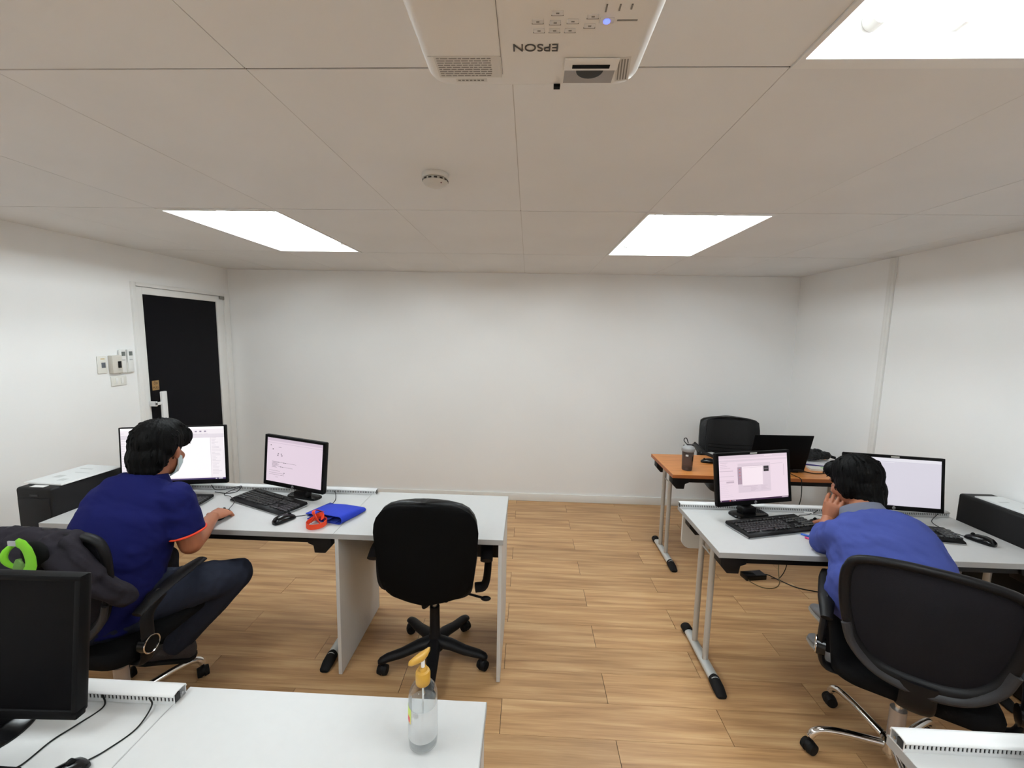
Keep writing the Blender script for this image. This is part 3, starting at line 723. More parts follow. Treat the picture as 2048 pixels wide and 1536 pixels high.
def mouse(label, loc, rz, cable=None, s=1.0, group='computer mice', wheel=True):
    """long axis along local y, cable leaves at +y; cable points are in world space"""
    t = thing('computer_mouse', label, 'mouse', loc, rz, group)
    R = []
    for y, hw_, hz in ((-.056, .010, .012), (-.053, .020, .022), (-.040, .028, .033), (-.015, .0305, .038), (.015, .029, .034), (.040, .0275, .025), (.053, .022, .017), (.056, .015, .012)):
        ring = []
        for i in range(18):
            a = 2*pi*i/18; ring.append(Vector((s*hw_*cos(a), s*y, max(.0, s*(hz*.35+hz*.65*sin(a))))))
        R.append(ring)
    b = MB().loft(R).build('shell', BLACK_GLOSS, t, angle=70)
    if wheel: MB().cyl((-.004, .030*s, .028*s), (.004, .030*s, .028*s), .008, n=14).build('wheel', RUBBER, t)
    if cable:
        inv = (T(*loc) @ RZ(rz)).inverted()
        MB().tube([inv @ Vector(p) for p in cable], .0019, n=6, sub=8).build('cable', CABLE, t)
    return t
zc_ = ZD+.0022
keyboard('black keyboard lying askew before the angled monitor', (-1.462, 2.262, ZD), rad(-24), group=None)
keyboard('black keyboard half hidden by the right arm of the man in navy', (-2.035, 2.215, ZD), rad(4), group=None)
keyboard('black keyboard left of the hand of the man in blue', (1.306, 2.176, ZD), rad(16), group=None)
keyboard('black keyboard partly hidden behind the right shoulder of the man in blue', (1.965, 2.165, ZD), rad(-9), d=.15, group=None)
keyboard('dark keyboard at the bottom left edge of the picture', (-1.310, .700, ZD), rad(0), group=None)
mouse('black mouse beside the blue folded bag', (-1.248, 2.052, ZD), rad(-28), [(-1.222, 2.106, zc_), (-1.17, 2.13, zc_), (-1.115, 2.22, zc_), (-1.105, 2.32, zc_), (-1.135, 2.40, zc_+.01), (-1.16, 2.435, ZD+.02)], group=None)
mouse('black mouse on the white table beside the tall black cabinet on the right', (2.283, 2.100, ZD), rad(22), [(2.262, 2.152, zc_), (2.23, 2.23, zc_), (2.25, 2.32, zc_), (2.33, 2.385, zc_+.01), (2.35, 2.394, ZD+.02)], group=None)
mouse('black mouse under the fingers of the man in blue', (1.590, 2.225, ZD), rad(42), [(1.553, 2.266, zc_), (1.53, 2.31, zc_), (1.555, 2.35, zc_), (1.60, 2.36, zc_), (1.66, 2.385, zc_+.006), (1.68, 2.394, ZD+.018)], group=None)
mouse('black mouse under the right hand of the man in navy', (-1.600, 2.080, ZD), rad(14), [(-1.614, 2.135, zc_), (-1.63, 2.22, zc_+.02), (-1.72, 2.31, zc_+.012), (-1.80, 2.37, zc_), (-1.76, 2.42, ZD+.02), (-1.74, 2.438, ZD+.022)], group=None)
mouse('black mouse on the orange wood table', (1.455, 3.335, ZD), rad(75), group=None)
mouse('dark mouse at the bottom edge beside the lower left keyboard', (-.995, .762, ZD), rad(-12), [(-.985, .818, zc_), (-.965, .845, zc_), (-.945, .90, zc_), (-.955, .955, zc_+.008), (-.972, .968, ZD+.022)], group=None)
# loose cords
def cord(label, pts, r=.0022, m=CABLE, sub=10, cat='cable'):
    o = MB().tube(pts, r, n=6, sub=sub).build('cable', m); tag(o, label, cat); return o
cord('thin black cable from the lower left tray to the keyboard', [(-1.105, .972, ZD+.024), (-1.085, .955, zc_), (-1.10, .90, zc_), (-1.115, .86, zc_), (-1.12, .80, zc_), (-1.15, .79, zc_)], .002)
cord('black cable looping at the tray behind the keyboard of the man in navy', [(-1.93, 2.438, ZD+.03), (-1.88, 2.41, ZD+.012), (-1.80, 2.425, ZD+.018), (-1.735, 2.432, ZD+.032), (-1.745, 2.40, ZD+.008), (-1.80, 2.385, zc_), (-1.88, 2.40, zc_)], .0022)
cord('black cable over the table behind the blank monitor on the right', [(2.05, 2.41, ZD+.01), (2.13, 2.37, zc_), (2.11, 2.33, zc_), (2.09, 2.28, zc_), (2.085, 2.245, zc_+.006)], .002)
usb = thing('usb_cable', 'grey cable with white plug beside the tray near the man in blue', 'cable', (1.625, 2.385, ZD))
MB().box((-.022, -.008, 0), (.022, .008, .009), bev=.002, mtx=RZ(rad(-20))).build('plug', mat('white_plug', (.75, .75, .75), .35), usb)
MB().tube([(.018, -.006, .004), (.05, -.03, .003), (.09, -.045, .003), (.14, -.07, .003)], .003, n=6, sub=6).build('cord', mat('grey_cord', (.25, .25, .25), .5), usb)
for lb, p0, p1, c in (('blue pen beside the elbow of the man in blue', (1.410, 2.108), (1.505, 2.043), srgb(52, 106, 206)), ('pink capped pen beside the elbow of the man in blue', (1.408, 2.072), (1.480, 1.992), srgb(214, 52, 122))):
    t = thing('pen', lb, 'pen', (p0[0], p0[1], ZD+.005)); d = Vector((p1[0]-p0[0], p1[1]-p0[1], 0)); n = d.normalized()
    MB().cyl((0, 0, 0), d*.4, .0046, .005, n=10).build('cap', mat('pen_%s' % lb[:4], c, .35), t)
    MB().cyl(d*.4, d, .0042, .0042, n=10).build('barrel', mat('pen_clear', (.7, .72, .75), .25), t)

# ------------------------------------------------------------------ tall black cabinets at the table ends, plans on top
def cabinet(label, x0, x1, y0, y1, paper_label, pr, px0, px1, py0, py1):
    zt = .905; t = thing('black_cabinet', label, 'cabinet', ((x0+x1)/2, (y0+y1)/2, 0), 0, 'tall black cabinets at the table ends'); w, d = x1-x0, y1-y0
    MB().box((-w/2, -d/2, .012), (w/2, d/2, zt), bev=.014, seg=3).build('cabinet_body', mat('cabinet_black', (.006, .0055, .0055), .55, spec=.2), t)
    MB().box((-w/2+.012, -d/2-.004, .05), (w/2-.012, -d/2+.004, zt-.055), bev=.003).build('front_door', BLACK, t)
    MB().box((-.02, -d/2-.002, zt-.045), (.025, -d/2+.002, zt-.035)).build('badge', FRAME_GREY, t, smooth=False)
    MB().box((-w/2+.02, -d/2+.02, 0), (w/2-.02, d/2-.02, .014)).build('plinth', RUBBER, t, smooth=False)
    p = thing('plan_sheets', paper_label, 'paper', ((px0+px1)/2, (py0+py1)/2, zt), pr, 'printed plans on the cabinets'); a, b = (px1-px0)/2, (py1-py0)/2
    MB().box((-a, -b, 0), (a, b, .006)).build('board', PAPER, p, smooth=False)
    MB().box((-a+.004, -b+.006, .006), (a-.012, b-.004, .0075)).build('top_sheet', mat('sheet', (.72, .735, .735), .8), p, smooth=False)
    k = MB()
    k.box((-a*.5, -b*.45, .0075), (-a*.1, -b*.2, .0079)); k.box((-a*.6, b*.5, .0075), (a*.1, b*.56, .0079)); k.box((a*.2, -b*.7, .0075), (a*.55, -b*.5, .0079)); k.box((-a*.2, b*.1, .0075), (a*.6, b*.14, .0079))
    k.build('drawing_print', mat('faint_print', (.55, .565, .56), .8), p, smooth=False)
cabinet('tall black cabinet between the door side wall and the white table', -2.640, -2.444, 2.008, 2.400, 'stack of printed plans on the left black cabinet', rad(-3), -2.655, -2.43, 2.060, 2.372)
cabinet('tall black cabinet between the right wall and the white table', 2.440, 2.622, 1.93, 2.392, 'stack of printed plans on the right black cabinet', rad(2), 2.470, 2.618, 1.95, 2.330)
tagb = MB().box((-2.575, 2.020, .9052), (-2.500, 2.048, .906)).build('paper_slip', PAPER, smooth=False); tag(tagb, 'small grey paper slip at the front of the left cabinet top', 'paper')
# ------------------------------------------------------------------ blue folded bag with orange handle
t = thing('folded_bag', 'blue folded fabric bag with orange straps on the white table', 'bag', (-1.02, 2.135, ZD), rad(-20))
def sheet(pts2, zf, th, name, m, par, nx=10, ny=6):
    """rounded flap: bilinear patch with a height function"""
    A, B, C_, D_ = [Vector((*p, 0)) for p in pts2]; rows = []
    for lay in (0, 1):
        rows.append([[((A*(1-u)+B*u)*(1-v)+(D_*(1-u)+C_*u)*v)+Vector((0, 0, zf(u, v)+lay*th)) for u in [i/nx for i in range(nx+1)]] for v in [j/ny for j in range(ny+1)]])
    mb = MB(); V = [[[mb.bm.verts.new(p) for p in r] for r in L] for L in rows]
    for j in range(ny):
        for i in range(nx):
            mb.bm.faces.new((V[1][j][i], V[1][j][i+1], V[1][j+1][i+1], V[1][j+1][i])); mb.bm.faces.new((V[0][j][i], V[0][j+1][i], V[0][j+1][i+1], V[0][j][i+1]))
    for i in range(nx):
        mb.bm.faces.new((V[0][0][i], V[0][0][i+1], V[1][0][i+1], V[1][0][i])); mb.bm.faces.new((V[0][ny][i], V[1][ny][i], V[1][ny][i+1], V[0][ny][i+1]))
    for j in range(ny):
        mb.bm.faces.new((V[0][j][0], V[1][j][0], V[1][j+1][0], V[0][j+1][0])); mb.bm.faces.new((V[0][j][nx], V[0][j+1][nx], V[1][j+1][nx], V[1][j][nx]))
    return mb.build(name, m, par, angle=60)
# folded body: a flat roll, loop edge towards the camera
prof = []
for k in range(9): a = -pi/2+pi*k/8; prof.append((.085+.020*cos(a), .022+.020*sin(a)))
outer = [(-.10, .004), (.03, .002)] + [(.092+.020*cos(a), .023+.021*sin(a)) for a in [-pi/2+pi*k/8 for k in range(9)]] + [(-.02, .046), (-.105, .034)]
inner = [(-.105, .031), (-.02, .0425)] + [(.092+.017*cos(a), .023+.018*sin(a)) for a in [pi/2-pi*k/8 for k in range(9)]] + [(.03, .0055), (-.10, .0075)]
R = []
for y, sx, sz in ((-.085, 1, 1), (-.03, 1.02, 1.0), (.04, 1.03, .9), (.095, .98, .6)):
    R.append([Vector((x*sx+.01, y+x*.12, max(.0005, z*sz))) for x, z in outer+inner])
MB().loft(R).build('folded_body', BLUE_BAG, t, angle=50)
sheet([(-.105, -.085), (.085, -.080), (.085, .085), (-.10, .090)], lambda u, v: .012+.004*sin(u*5), .003, 'inner_fold', mat('blue_inner', srgb(18, 40, 130), .85), t)
sheet([(-.118, -.080), (.05, -.092), (.05, .06), (-.11, .08)], lambda u, v: .020+.003*sin(u*7+1), .003, 'inner_fold', mat('blue_inner', srgb(18, 40, 130), .85), t)
def ribbon(pts, w, th, name, m, par, up=(0, 0, 1), sub=8):
    P = smooth_path([Vector(p) for p in pts], sub); R = []
    for i, p in enumerate(P):
        tg = (P[min(i+1, len(P)-1)]-P[max(i-1, 0)]).normalized(); s_ = Vector(up); s_ = (s_-tg*tg.dot(s_)).normalized(); n_ = tg.cross(s_)
        R.append([p+s_*w+n_*th, p-s_*w+n_*th, p-s_*w-n_*th, p+s_*w-n_*th])
    return MB().loft(R).build(name, m, par, angle=50)
ribbon([(-.005, -.075, .030), (-.035, -.110, .020), (-.020, -.165, .016), (.025, -.178, .016), (.055, -.140, .016), (.045, -.095, .018), (.010, -.080, .022)], .013, .0012, 'strap', ORANGE_STRAP, t)
ribbon([(-.015, -.055, .040), (-.030, -.090, .062), (-.010, -.125, .066), (.020, -.135, .040), (.030, -.120, .010)], .012, .0012, 'strap', ORANGE_STRAP, t, up=(.8, -.3, .3))
ribbon([(-.030, -.130, .010), (-.010, -.105, .040), (.015, -.095, .048), (.030, -.110, .030)], .011, .0012, 'strap', ORANGE_STRAP, t, up=(.5, .3, .8))

# ------------------------------------------------------------------ sanitizer bottle
t = thing('sanitizer_bottle', 'clear sanitizer bottle with gold pump on the front desk', 'bottle', (-.231, .905, ZD+.003))
MB().lathe([(.020, .0006), (.029, .001), (.0335, .006), (.0342, .014), (.0342, .124), (.0335, .134), (.030, .146), (.0235, .156), (.0165, .162), (.0135, .165), (.0135, .172)], 40).build('bottle_shell', CLEAR, t)
MB().lathe([(.018, .0030), (.028, .0036), (.0318, .009), (.0322, .016), (.0322, .110), (.0320, .1115)], 40).build('gel', LIQ, t)
def arc_label(r, a0, a1, z0, z1, m, name, par, n=12):
    mb = MB(); V = [[mb.bm.verts.new((r_*cos(a0+(a1-a0)*i/n), r_*sin(a0+(a1-a0)*i/n), z)) for i in range(n+1)] for r_, z in ((r, z0), (r, z1), (r+.0003, z1), (r+.0003, z0))]
    for q in range(4):
        for i in range(n): mb.bm.faces.new((V[q][i], V[q][i+1], V[(q+1) % 4][i+1], V[(q+1) % 4][i]))
    return mb.build(name, m, par, angle=60)
FROST = thin_clear('frosted_label', (.98, .98, .98), .1, .38)
lb_ = arc_label(.0344, rad(-205), rad(-5), .030, .112, FROST, 'clear_label', t, 28)
arc_label(.0348, rad(-168), rad(-128), .085, .112, mat('label_lime', srgb(196, 214, 100), .5), 'label_print', lb_)
arc_label(.0348, rad(-166), rad(-130), .074, .085, mat('label_yellow', srgb(228, 210, 120), .5), 'label_print', lb_)
arc_label(.0350, rad(-158), rad(-136), .076, .090, mat('label_red', srgb(206, 62, 78), .5), 'label_print', lb_)
arc_label(.0348, rad(-124), rad(-96), .098, .110, mat('label_grey', (.45, .46, .46), .6), 'label_print', lb_)
MB().lathe([(.0165, .160), (.0172, .162), (.0172, .186), (.0155, .191), (.0105, .194), (.0100, .199), (.0085, .201)], 32).build('pump_collar', GOLD, t)
MB().cyl((0, 0, .200), (0, 0, .222), .0046, n=16).build('pump_stem', mat('stem_white', (.78, .78, .78), .35), t)
R = []
for x, hw_, z0_, z1_ in ((-.036, .005, .210, .219), (-.027, .0100, .209, .225), (-.012, .0130, .213, .234), (.004, .0135, .219, .241), (.013, .0105, .228, .246), (.018, .005, .238, .247)):
    R.append([Vector((x*.86, x*.25+hw_*cos(a), (z0_+z1_)/2+(z1_-z0_)/2*sin(a))) for a in [2*pi*i/14 for i in range(14)]])
MB().loft(R).build('pump_head', GOLD, t, angle=70)
MB().cyl((0, 0, .003), (0, 0, .165), .0022, n=8).build('dip_tube', mat('stem_white', (.78, .78, .78), .35), t)

# ------------------------------------------------------------------ things on the wooden table
t = thing('shaker_bottle', 'smoked shaker bottle with grey lid on the orange wood table', 'bottle', (1.213, 3.135, ZD))
MB().lathe([(.030, .001), (.036, .002), (.0375, .010), (.0390, .06), (.0405, .11), (.0425, .145), (.0425, .158)], 36).build('cup', SMOKE, t)
MB().lathe([(.030, .004), (.0355, .006), (.0362, .012), (.0372, .030)], 36).build('dark_foot', mat('drink_dark', (.035, .028, .026), .3), t)
MB().lathe([(.0385, .140), (.046, .146), (.0475, .152), (.0475, .168), (.046, .172), (.036, .183), (.022, .190), (.006, .192)], 36).build('lid', mat('lid_grey', (.28, .28, .28), .4), t)
MB().prism([(-.012, .186), (.034, .184), (.036, .192), (.030, .196), (-.012, .198)], -.012, .012, 'xz', bev=.002).build('flip_cap', FRAME_GREY, t)
MB().tube([(-.010, 0, .194), (-.020, 0, .205), (-.034, 0, .222), (-.032, 0, .240), (-.018, 0, .242), (-.010, 0, .226), (-.002, 0, .205)], .0034, n=8, sub=6).build('carry_loop', FRAME_GREY, t)
MB().cyl((-.036, 0, .182), (-.033, 0, .196), .005, n=10).build('lid_lug', mat('lid_grey', (.28, .28, .28), .4), t)
arc_label(.0428, rad(-130), rad(-105), .112, .126, mat('cup_mark', (.55, .55, .55), .6), 'logo_mark', t, 5)
arc_label(.0412, rad(-60), rad(-45), .075, .112, BLACK_MATTE, 'side_mark', t, 4)

t = thing('laptop', 'open black laptop seen from behind on the orange wood table', 'laptop', (1.868, 3.135, ZD), rad(2))
MB().box((-.215, .0, .006), (.215, .285, .024), bev=.005).build('laptop_base', BLACK, t)
M = T(0, .012, .022) @ RX(rad(14))
MB().box((-.214, -.008, .0), (.214, .001, .285), bev=.003).xf(M).build('laptop_lid', mat('lid_black', (.0022, .002, .0022), .6, spec=.06), t)
MB().box((-.200, .0005, .012), (.200, .0016, .275)).xf(M).build('laptop_screen', emat('laptop_glow', srgb(150, 152, 160), .8), t, smooth=False)
for s in (-1, 1): MB().cyl((s*.16-.03, .006, .020), (s*.16+.03, .006, .020), .009, n=14).build('hinge', BLACK, t)
for sx in (-1, 1):
    for yy in (.03, .25): MB().box((sx*.18-.015, yy-.006, 0), (sx*.18+.015, yy+.006, .007)).build('rubber_foot', RUBBER, t, smooth=False)
for i in range(6): MB().box((-.15+i*.055, -.0012, .004), (-.11+i*.055, .001, .016)).build('rear_vent', BLACK_MATTE, t, smooth=False)
t = thing('tablet', 'black tablet keyboard lying beside the mouse on the wood table', 'tablet', (1.585, 3.520, ZD), rad(-74))
MB().box((-.10, -.05, 0), (.10, .05, .012), bev=.003).build('tablet_case', BLACK, t)
MB().box((-.085, -.005, .012), (.085, .045, .0128)).build('tablet_screen', mat('pale_screen', (.45, .45, .44), .3), t, smooth=False)
cord('black laptop cable hanging behind the tray to the floor', [(1.95, 3.14, ZD+.006), (1.96, 3.06, ZD+.004), (1.965, 3.0, ZD+.002), (1.967, 2.985, ZD-.03), (1.965, 2.975, .62), (1.93, 2.96, .50), (1.90, 2.96, .35), (1.91, 2.97, .12), (1.88, 2.99, .004), (1.82, 2.985, .004)], .0028)
def blob(name, m, par, parts, vox=.006, sm=5, amp=.0, sc_=12):
    mb = MB()
    for c, r in parts: mb.sphere(c, r)
    me = remesh(mb, vox, sm, amp, sc_); me.materials.append(m); me.name = name
    return link(name, me, par)
t = thing('black_bag', 'crumpled black bag lying on papers on the wood table', 'bag', (2.33, 3.47, ZD+.019), rad(-14))
blob('bag_body', mat('crumpled_black', (.004, .004, .0045), .5, spec=.2, bump=(30, .8)), t, [((-.05, 0, .045), (.075, .07, .046)), ((.03, .02, .040), (.09, .06, .04)), ((-.10, -.01, .060), (.04, .04, .035)), ((.10, .03, .03), (.06, .05, .03)), ((-.125, -.015, .072), (.022, .02, .016)), ((-.02, -.03, .03), (.09, .05, .03))], .006, 4, .012, 26)
MB().tube([(.09, .03, .05), (.13, .04, .034), (.17, .05, .020), (.20, .05, .012)], [(.014, .004)]*4, n=8, sub=5).build('strap', BLACK_MATTE, t)
t = thing('notebook', 'white notebook with dark blue edge under the black bag', 'notebook', (2.33, 3.42, ZD), rad(-24))
MB().box((-.13, -.10, 0), (.13, .10, .009)).build('pages', PAPER, t, smooth=False)
MB().box((-.132, -.102, .009), (.132, .102, .0112)).build('cover', mat('cover_white', (.70, .70, .72), .5), t, smooth=False)
MB().box((-.133, -.106, 0), (.133, -.1015, .0118)).build('spine', mat('navy_edge', srgb(48, 44, 110), .5), t, smooth=False)
t = thing('paper_pad', 'cream and green paper pad in front of the notebook', 'paper', (2.25, 3.240, ZD), rad(-12))
MB().box((-.07, -.045, 0), (.07, .045, .014)).build('pad', mat('cream_paper', (.62, .60, .55), .8), t, smooth=False)
MB().box((.02, -.045, .014), (.07, .035, .0155)).build('green_note', mat('green_note', srgb(168, 196, 150), .8), t, smooth=False)
cord('black cable curving over the wood table before the notebook', [(2.07, 3.20, ZD+.004), (2.14, 3.13, ZD+.003), (2.24, 3.145, ZD+.003), (2.36, 3.19, ZD+.003), (2.44, 3.24, ZD+.003)], .004)

# ------------------------------------------------------------------ power adapter on the floor
t = thing('power_adapter', 'black power adapter on the floor beneath the wood table', 'power adapter', (1.690, 2.985, 0), rad(10))
MB().box((-.080, -.035, 0), (.080, .040, .036), bev=.004).build('brick', BLACK_GLOSS, t)
MB().box((.0, -.030, .0358), (.07, .034, .0364)).build('rating_plate', FRAME_GREY, t, smooth=False)
inv = (T(1.690, 2.985, 0) @ RZ(rad(10))).inverted()
MB().tube([inv @ Vector(p) for p in ((1.765, 3.0, .018), (1.80, 3.0, .02), (1.86, 2.96, .006), (1.93, 2.88, .004), (2.03, 2.84, .004), (2.12, 2.82, .004))], .0038, n=6, sub=8).build('cord', CABLE, t)
MB().tube([inv @ Vector(p) for p in ((1.63, 2.955, .015), (1.64, 2.92, .005), (1.69, 2.86, .004), (1.77, 2.86, .004), (1.84, 2.92, .006), (1.87, 2.99, .05), (1.885, 3.03, .20))], .0030, n=6, sub=8).build('cord', CABLE_Y, t)

# ------------------------------------------------------------------ chairs
def caster(t, x, y, ang, m=BLACK, tall=.052):
    c = MB(); d = Vector((cos(ang), sin(ang), 0)); s_ = Vector((-sin(ang), cos(ang), 0)); o = Vector((x, y, 0)); r = .027
    for q in (-1, 1): c.cyl(o+s_*(q*.006)+Vector((0, 0, r)), o+s_*(q*.024)+Vector((0, 0, r)), r, r*.86, n=18)
    w = c.build('caster', RUBBER, t)
    h = MB(); h.sphere(o+Vector((0, 0, r+.004)), (.026, .022, .026), 14, 8, mtx=RZ(ang)); h.cyl(o+Vector((0, 0, r+.015)), o+Vector((0, 0, tall+.020)), .006, n=8)
    h.build('caster_hood', m, w)
def five_star(t, R, z_hub, z_end, ang0, m, kind):
    for k in range(5):
        a = ang0+2*pi*k/5; d = Vector((cos(a), sin(a), 0)); s_ = Vector((-sin(a), cos(a), 0)); b = MB()
        if kind == 'plastic':
            rr = []
            for q, zz, hw_, hz in ((.025, z_hub, .036, .030), (.09, z_hub-.004, .033, .026), (.17, z_hub-.022, .029, .022), (R-.02, z_end+.012, .025, .019), (R+.012, z_end+.004, .021, .015), (R+.024, z_end, .010, .008)):
                rr.append([d*q+s_*(hw_*cos(u))+Vector((0, 0, zz+hz*sin(u))) for u in [2*pi*i/14 for i in range(14)]])
            b.loft(rr)
        else:
            b.tube([d*.03+Vector((0, 0, z_hub)), d*.10+Vector((0, 0, z_hub+.006)), d*(R*.62)+Vector((0, 0, z_hub+.012)), d*(R-.045)+Vector((0, 0, z_hub+.008)), d*(R-.012)+Vector((0, 0, z_hub-.008)), d*R+Vector((0, 0, z_end))], [.017, .016, .0145, .014, .015, .016], n=12, sub=5)
        b.build('base_arm', m, t, angle=70); caster(t, (d*R).x, (d*R).y, a+random.uniform(.4, 1.4))
def shell_back(rows, th, thick_dir=1):
    """closed panel from rows of (half width, y, z, bow): edge swept forward by bow"""
    n = 14; front = []; backr = []
    for hw_, y, z, bow in rows:
        f = []; b = []
        for i in range(n+1):
            u = -1+2*i/n; x = hw_*u; yy = y+bow*u*u
            f.append(Vector((x, yy+th*(1-.6*u**6), z))); b.append(Vector((x, yy, z)))
        front.append(f); backr.append(b)
    return [b+list(reversed(f)) for b, f in zip(backr, front)]

# black task chair under the panel desk (local +y = the way it faces)
random.seed(5)
t = thing('office_chair', 'black padded office chair with plastic base at the white panel desk', 'chair', (-.462, 2.065, 0), rad(2))
rows = []
ROWS = [(.04, .476), (.11, .481), (.160, .490), (.192, .508), (.212, .535), (.224, .58), (.233, .66), (.241, .75), (.245, .82), (.240, .862), (.228, .895), (.205, .925), (.170, .949), (.125, .965), (.07, .974), (.02, .977)]
for hw_, z in ROWS: rows.append((hw_, -.250-.09*(z-.5)+.03*max(0, .62-z), z, .055*min(1, hw_/.2)))
MB().loft(shell_back([(h*.995, y, z, b) for h, y, z, b in rows], .030)).build('backrest_shell', mat('chair_back_black', (.0022, .002, .002), .75, spec=.06), t, angle=60)
MB().loft(shell_back([(h*.97, y+.030, z+.004*(z-.7)/.3+.004, b) for h, y, z, b in rows], .050)).build('backrest_cushion', LEATHER, t, angle=60)
rr = []
for z, s_ in ((.435, .93), (.445, .99), (.480, 1.0), (.505, .97), (.515, .88)):
    rr.append([Vector((x*s_, y*s_, z+.03)) for x, y in rrect(-.21, .21, -.19, .25, .08)])
MB().loft(rr).build('seat', LEATHER, t, angle=60)
for s_ in (-1, 1):
    a = MB(); a.tube([(s_*.215, -.02, .43), (s_*.265, -.02, .45), (s_*.280, -.01, .56), (s_*.275, 0, .655)], [(.026, .012)]*4, n=10, sub=5)
    a.build('arm_bracket', BLACK, t)
    a = MB(); a.tube([(s_*.278, -.13, .640), (s_*.276, -.05, .668), (s_*.272, .10, .672), (s_*.262, .16, .655)], [(.030, .013), (.032, .014), (.030, .013), (.026, .010)], n=12, sub=5, flat=(1, 0, 0)); a.build('armrest', BLACK, t)
MB().box((-.09, -.12, .405), (.09, .13, .438), bev=.01).build('tilt_mechanism', BLACK_MATTE, t)
MB().tube([(.06, .0, .42), (.18, -.05, .415), (.26, -.09, .42)], .006, n=8, sub=4).build('height_lever', BLACK, t)
MB().sphere((.275, -.095, .42), (.026, .014, .012)).build('lever_knob', BLACK, t)
MB().tube([(0, -.10, .425), (0, -.18, .440), (0, -.205, .50), (0, -.215, .56)], [(.030, .010)]*4, n=10, sub=5).build('back_bar', BLACK_MATTE, t)
MB().cyl((0, 0, .30), (0, 0, .41), .0135, n=16).build('gas_piston', STEEL, t)
MB().lathe([(.034, .10), (.033, .14), (.027, .16), (.026, .31)], 20).build('column', BLACK, t)
MB().lathe([(.05, .075), (.058, .09), (.055, .125), (.036, .135)], 20).build('hub', BLACK, t)
five_star(t, .268, .112, .072, rad(203), BLACK, 'plastic')

def mesh_chair(label, loc, rz, base0, group, lift=0):
    """black mesh back task chair on a chromed base"""
    t = thing('mesh_chair', label, 'chair', loc, rz, group)
    def outline(s, zsh=0):
        pts = []
        for x, z in ((-.235, .88), (-.238, .80), (-.225, .70), (-.195, .60), (-.14, .535), (-.06, .51), (.06, .51), (.14, .535), (.195, .60), (.225, .70), (.238, .80), (.235, .88), (.205, .925), (.10, .948), (0, .952), (-.10, .948), (-.205, .925)):
            zc0 = .74; pts.append(Vector((x*s, -.210-.08*(z-.5)+.42*(x*s)**2, zc0+(z-zc0)*s+zsh+lift)))
        return pts
    MB().tube(outline(.965), [(.024, .016)]*17, n=10, sub=4, closed=True).build('back_frame', BLACK, t, angle=70)
    # mesh panel: fan from the outline
    o1 = smooth_path(outline(.93), 4, True); mb = MB(); c = Vector((0, -.230, .74+lift)); prev = None
    rings = []
    for f_ in (1, .8, .6, .4, .2, .05):
        rings.append([c.lerp(p, f_)+Vector((0, -.022*(1-f_*f_), 0)) for p in o1])
    for off in (0, .003):
        vs = [mb.ring([p+Vector((0, off, 0)) for p in r]) for r in rings]
        for i in range(len(vs)-1): mb.bridge(vs[i], vs[i+1])
        mb.cap(vs[-1])
    mb.build('mesh_back', MESHFAB, t)
    # lower carrier, a grey band following the bottom of the frame
    car = [Vector((x, -.226-.08*(z-.5)+.42*x*x, z+lift)) for x, z in ((-.215, .66), (-.19, .585), (-.13, .522), (-.05, .495), (.05, .495), (.13, .522), (.19, .585), (.215, .66))]
    MB().tube(car, [(.020, .012)]*8, n=10, sub=4).build('back_carrier', FRAME_GREY, t, angle=70)
    MB().tube([(0, -.07, .405), (0, -.18, .415), (0, -.228, .46), (0, -.230, .52+lift)], [(.05, .012)]*4, n=10, sub=5, flat=(1, 0, 0)).build('back_bar', BLACK, t)
    rr = []
    for z, s_ in ((.425, .93), (.435, .99), (.465, 1.0), (.485, .97), (.492, .88)):
        rr.append([Vector((x*s_, y*s_, z)) for x, y in rrect(-.24, .24, -.21, .25, .08)])
    MB().loft(rr).build('seat', FAB_BLK, t, angle=60)
    for s_ in (-1, 1):
        MB().tube([(s_*.20, -.12, .415), (s_*.262, -.13, .43), (s_*.278, -.13, .52), (s_*.275, -.12, .62), (s_*.272, -.05, .668)], [(.026, .012)]*5, n=10, sub=5, flat=(0, 1, 0)).build('arm_bracket', BLACK, t)
        MB().tube([(s_*.270, -.16, .640), (s_*.271, -.06, .674), (s_*.268, .08, .690), (s_*.262, .17, .688)], [(.020, .010), (.030, .013), (.030, .013), (.024, .009)], n=12, sub=5, flat=(1, 0, 0)).build('armrest', BLACK, t)
        cp = MB().cyl((s_*.262, -.13, .50), (s_*.292, -.13, .50), .036, n=28).build('pivot_cap', BLACK_GLOSS, t)
        MB().tube([(s_*.293, -.13+.034*cos(a), .50+.034*sin(a)) for a in [2*pi*i/24 for i in range(24)]], .0026, n=8, closed=True).build('chrome_ring', CHROME, cp)
    MB().box((-.10, -.13, .385), (.10, .13, .428), bev=.01).build('tilt_mechanism', BLACK_MATTE, t)
    MB().cyl((0, 0, .25), (0, 0, .40), .014, n=16).build('gas_piston', CHROME, t)
    MB().cyl((0, 0, .09), (0, 0, .27), .027, n=22).build('column', mat('column_grey', (.45, .40, .37), .35, metal=.6), t)
    MB().lathe([(.040, .07), (.046, .09), (.044, .125), (.030, .135)], 22).build('hub', CHROME, t)
    five_star(t, .30, .105, .075, base0, CHROME, 'chrome')
    return t
mesh_chair('black mesh back chair with the charcoal jacket, under the man in navy', (-1.748, 1.625, 0), rad(-2), rad(62), 'mesh chairs', .06)
mesh_chair('black mesh back chair with chrome base under the man in blue', (1.530, 1.605, 0), rad(-33), rad(131), 'mesh chairs', .025)

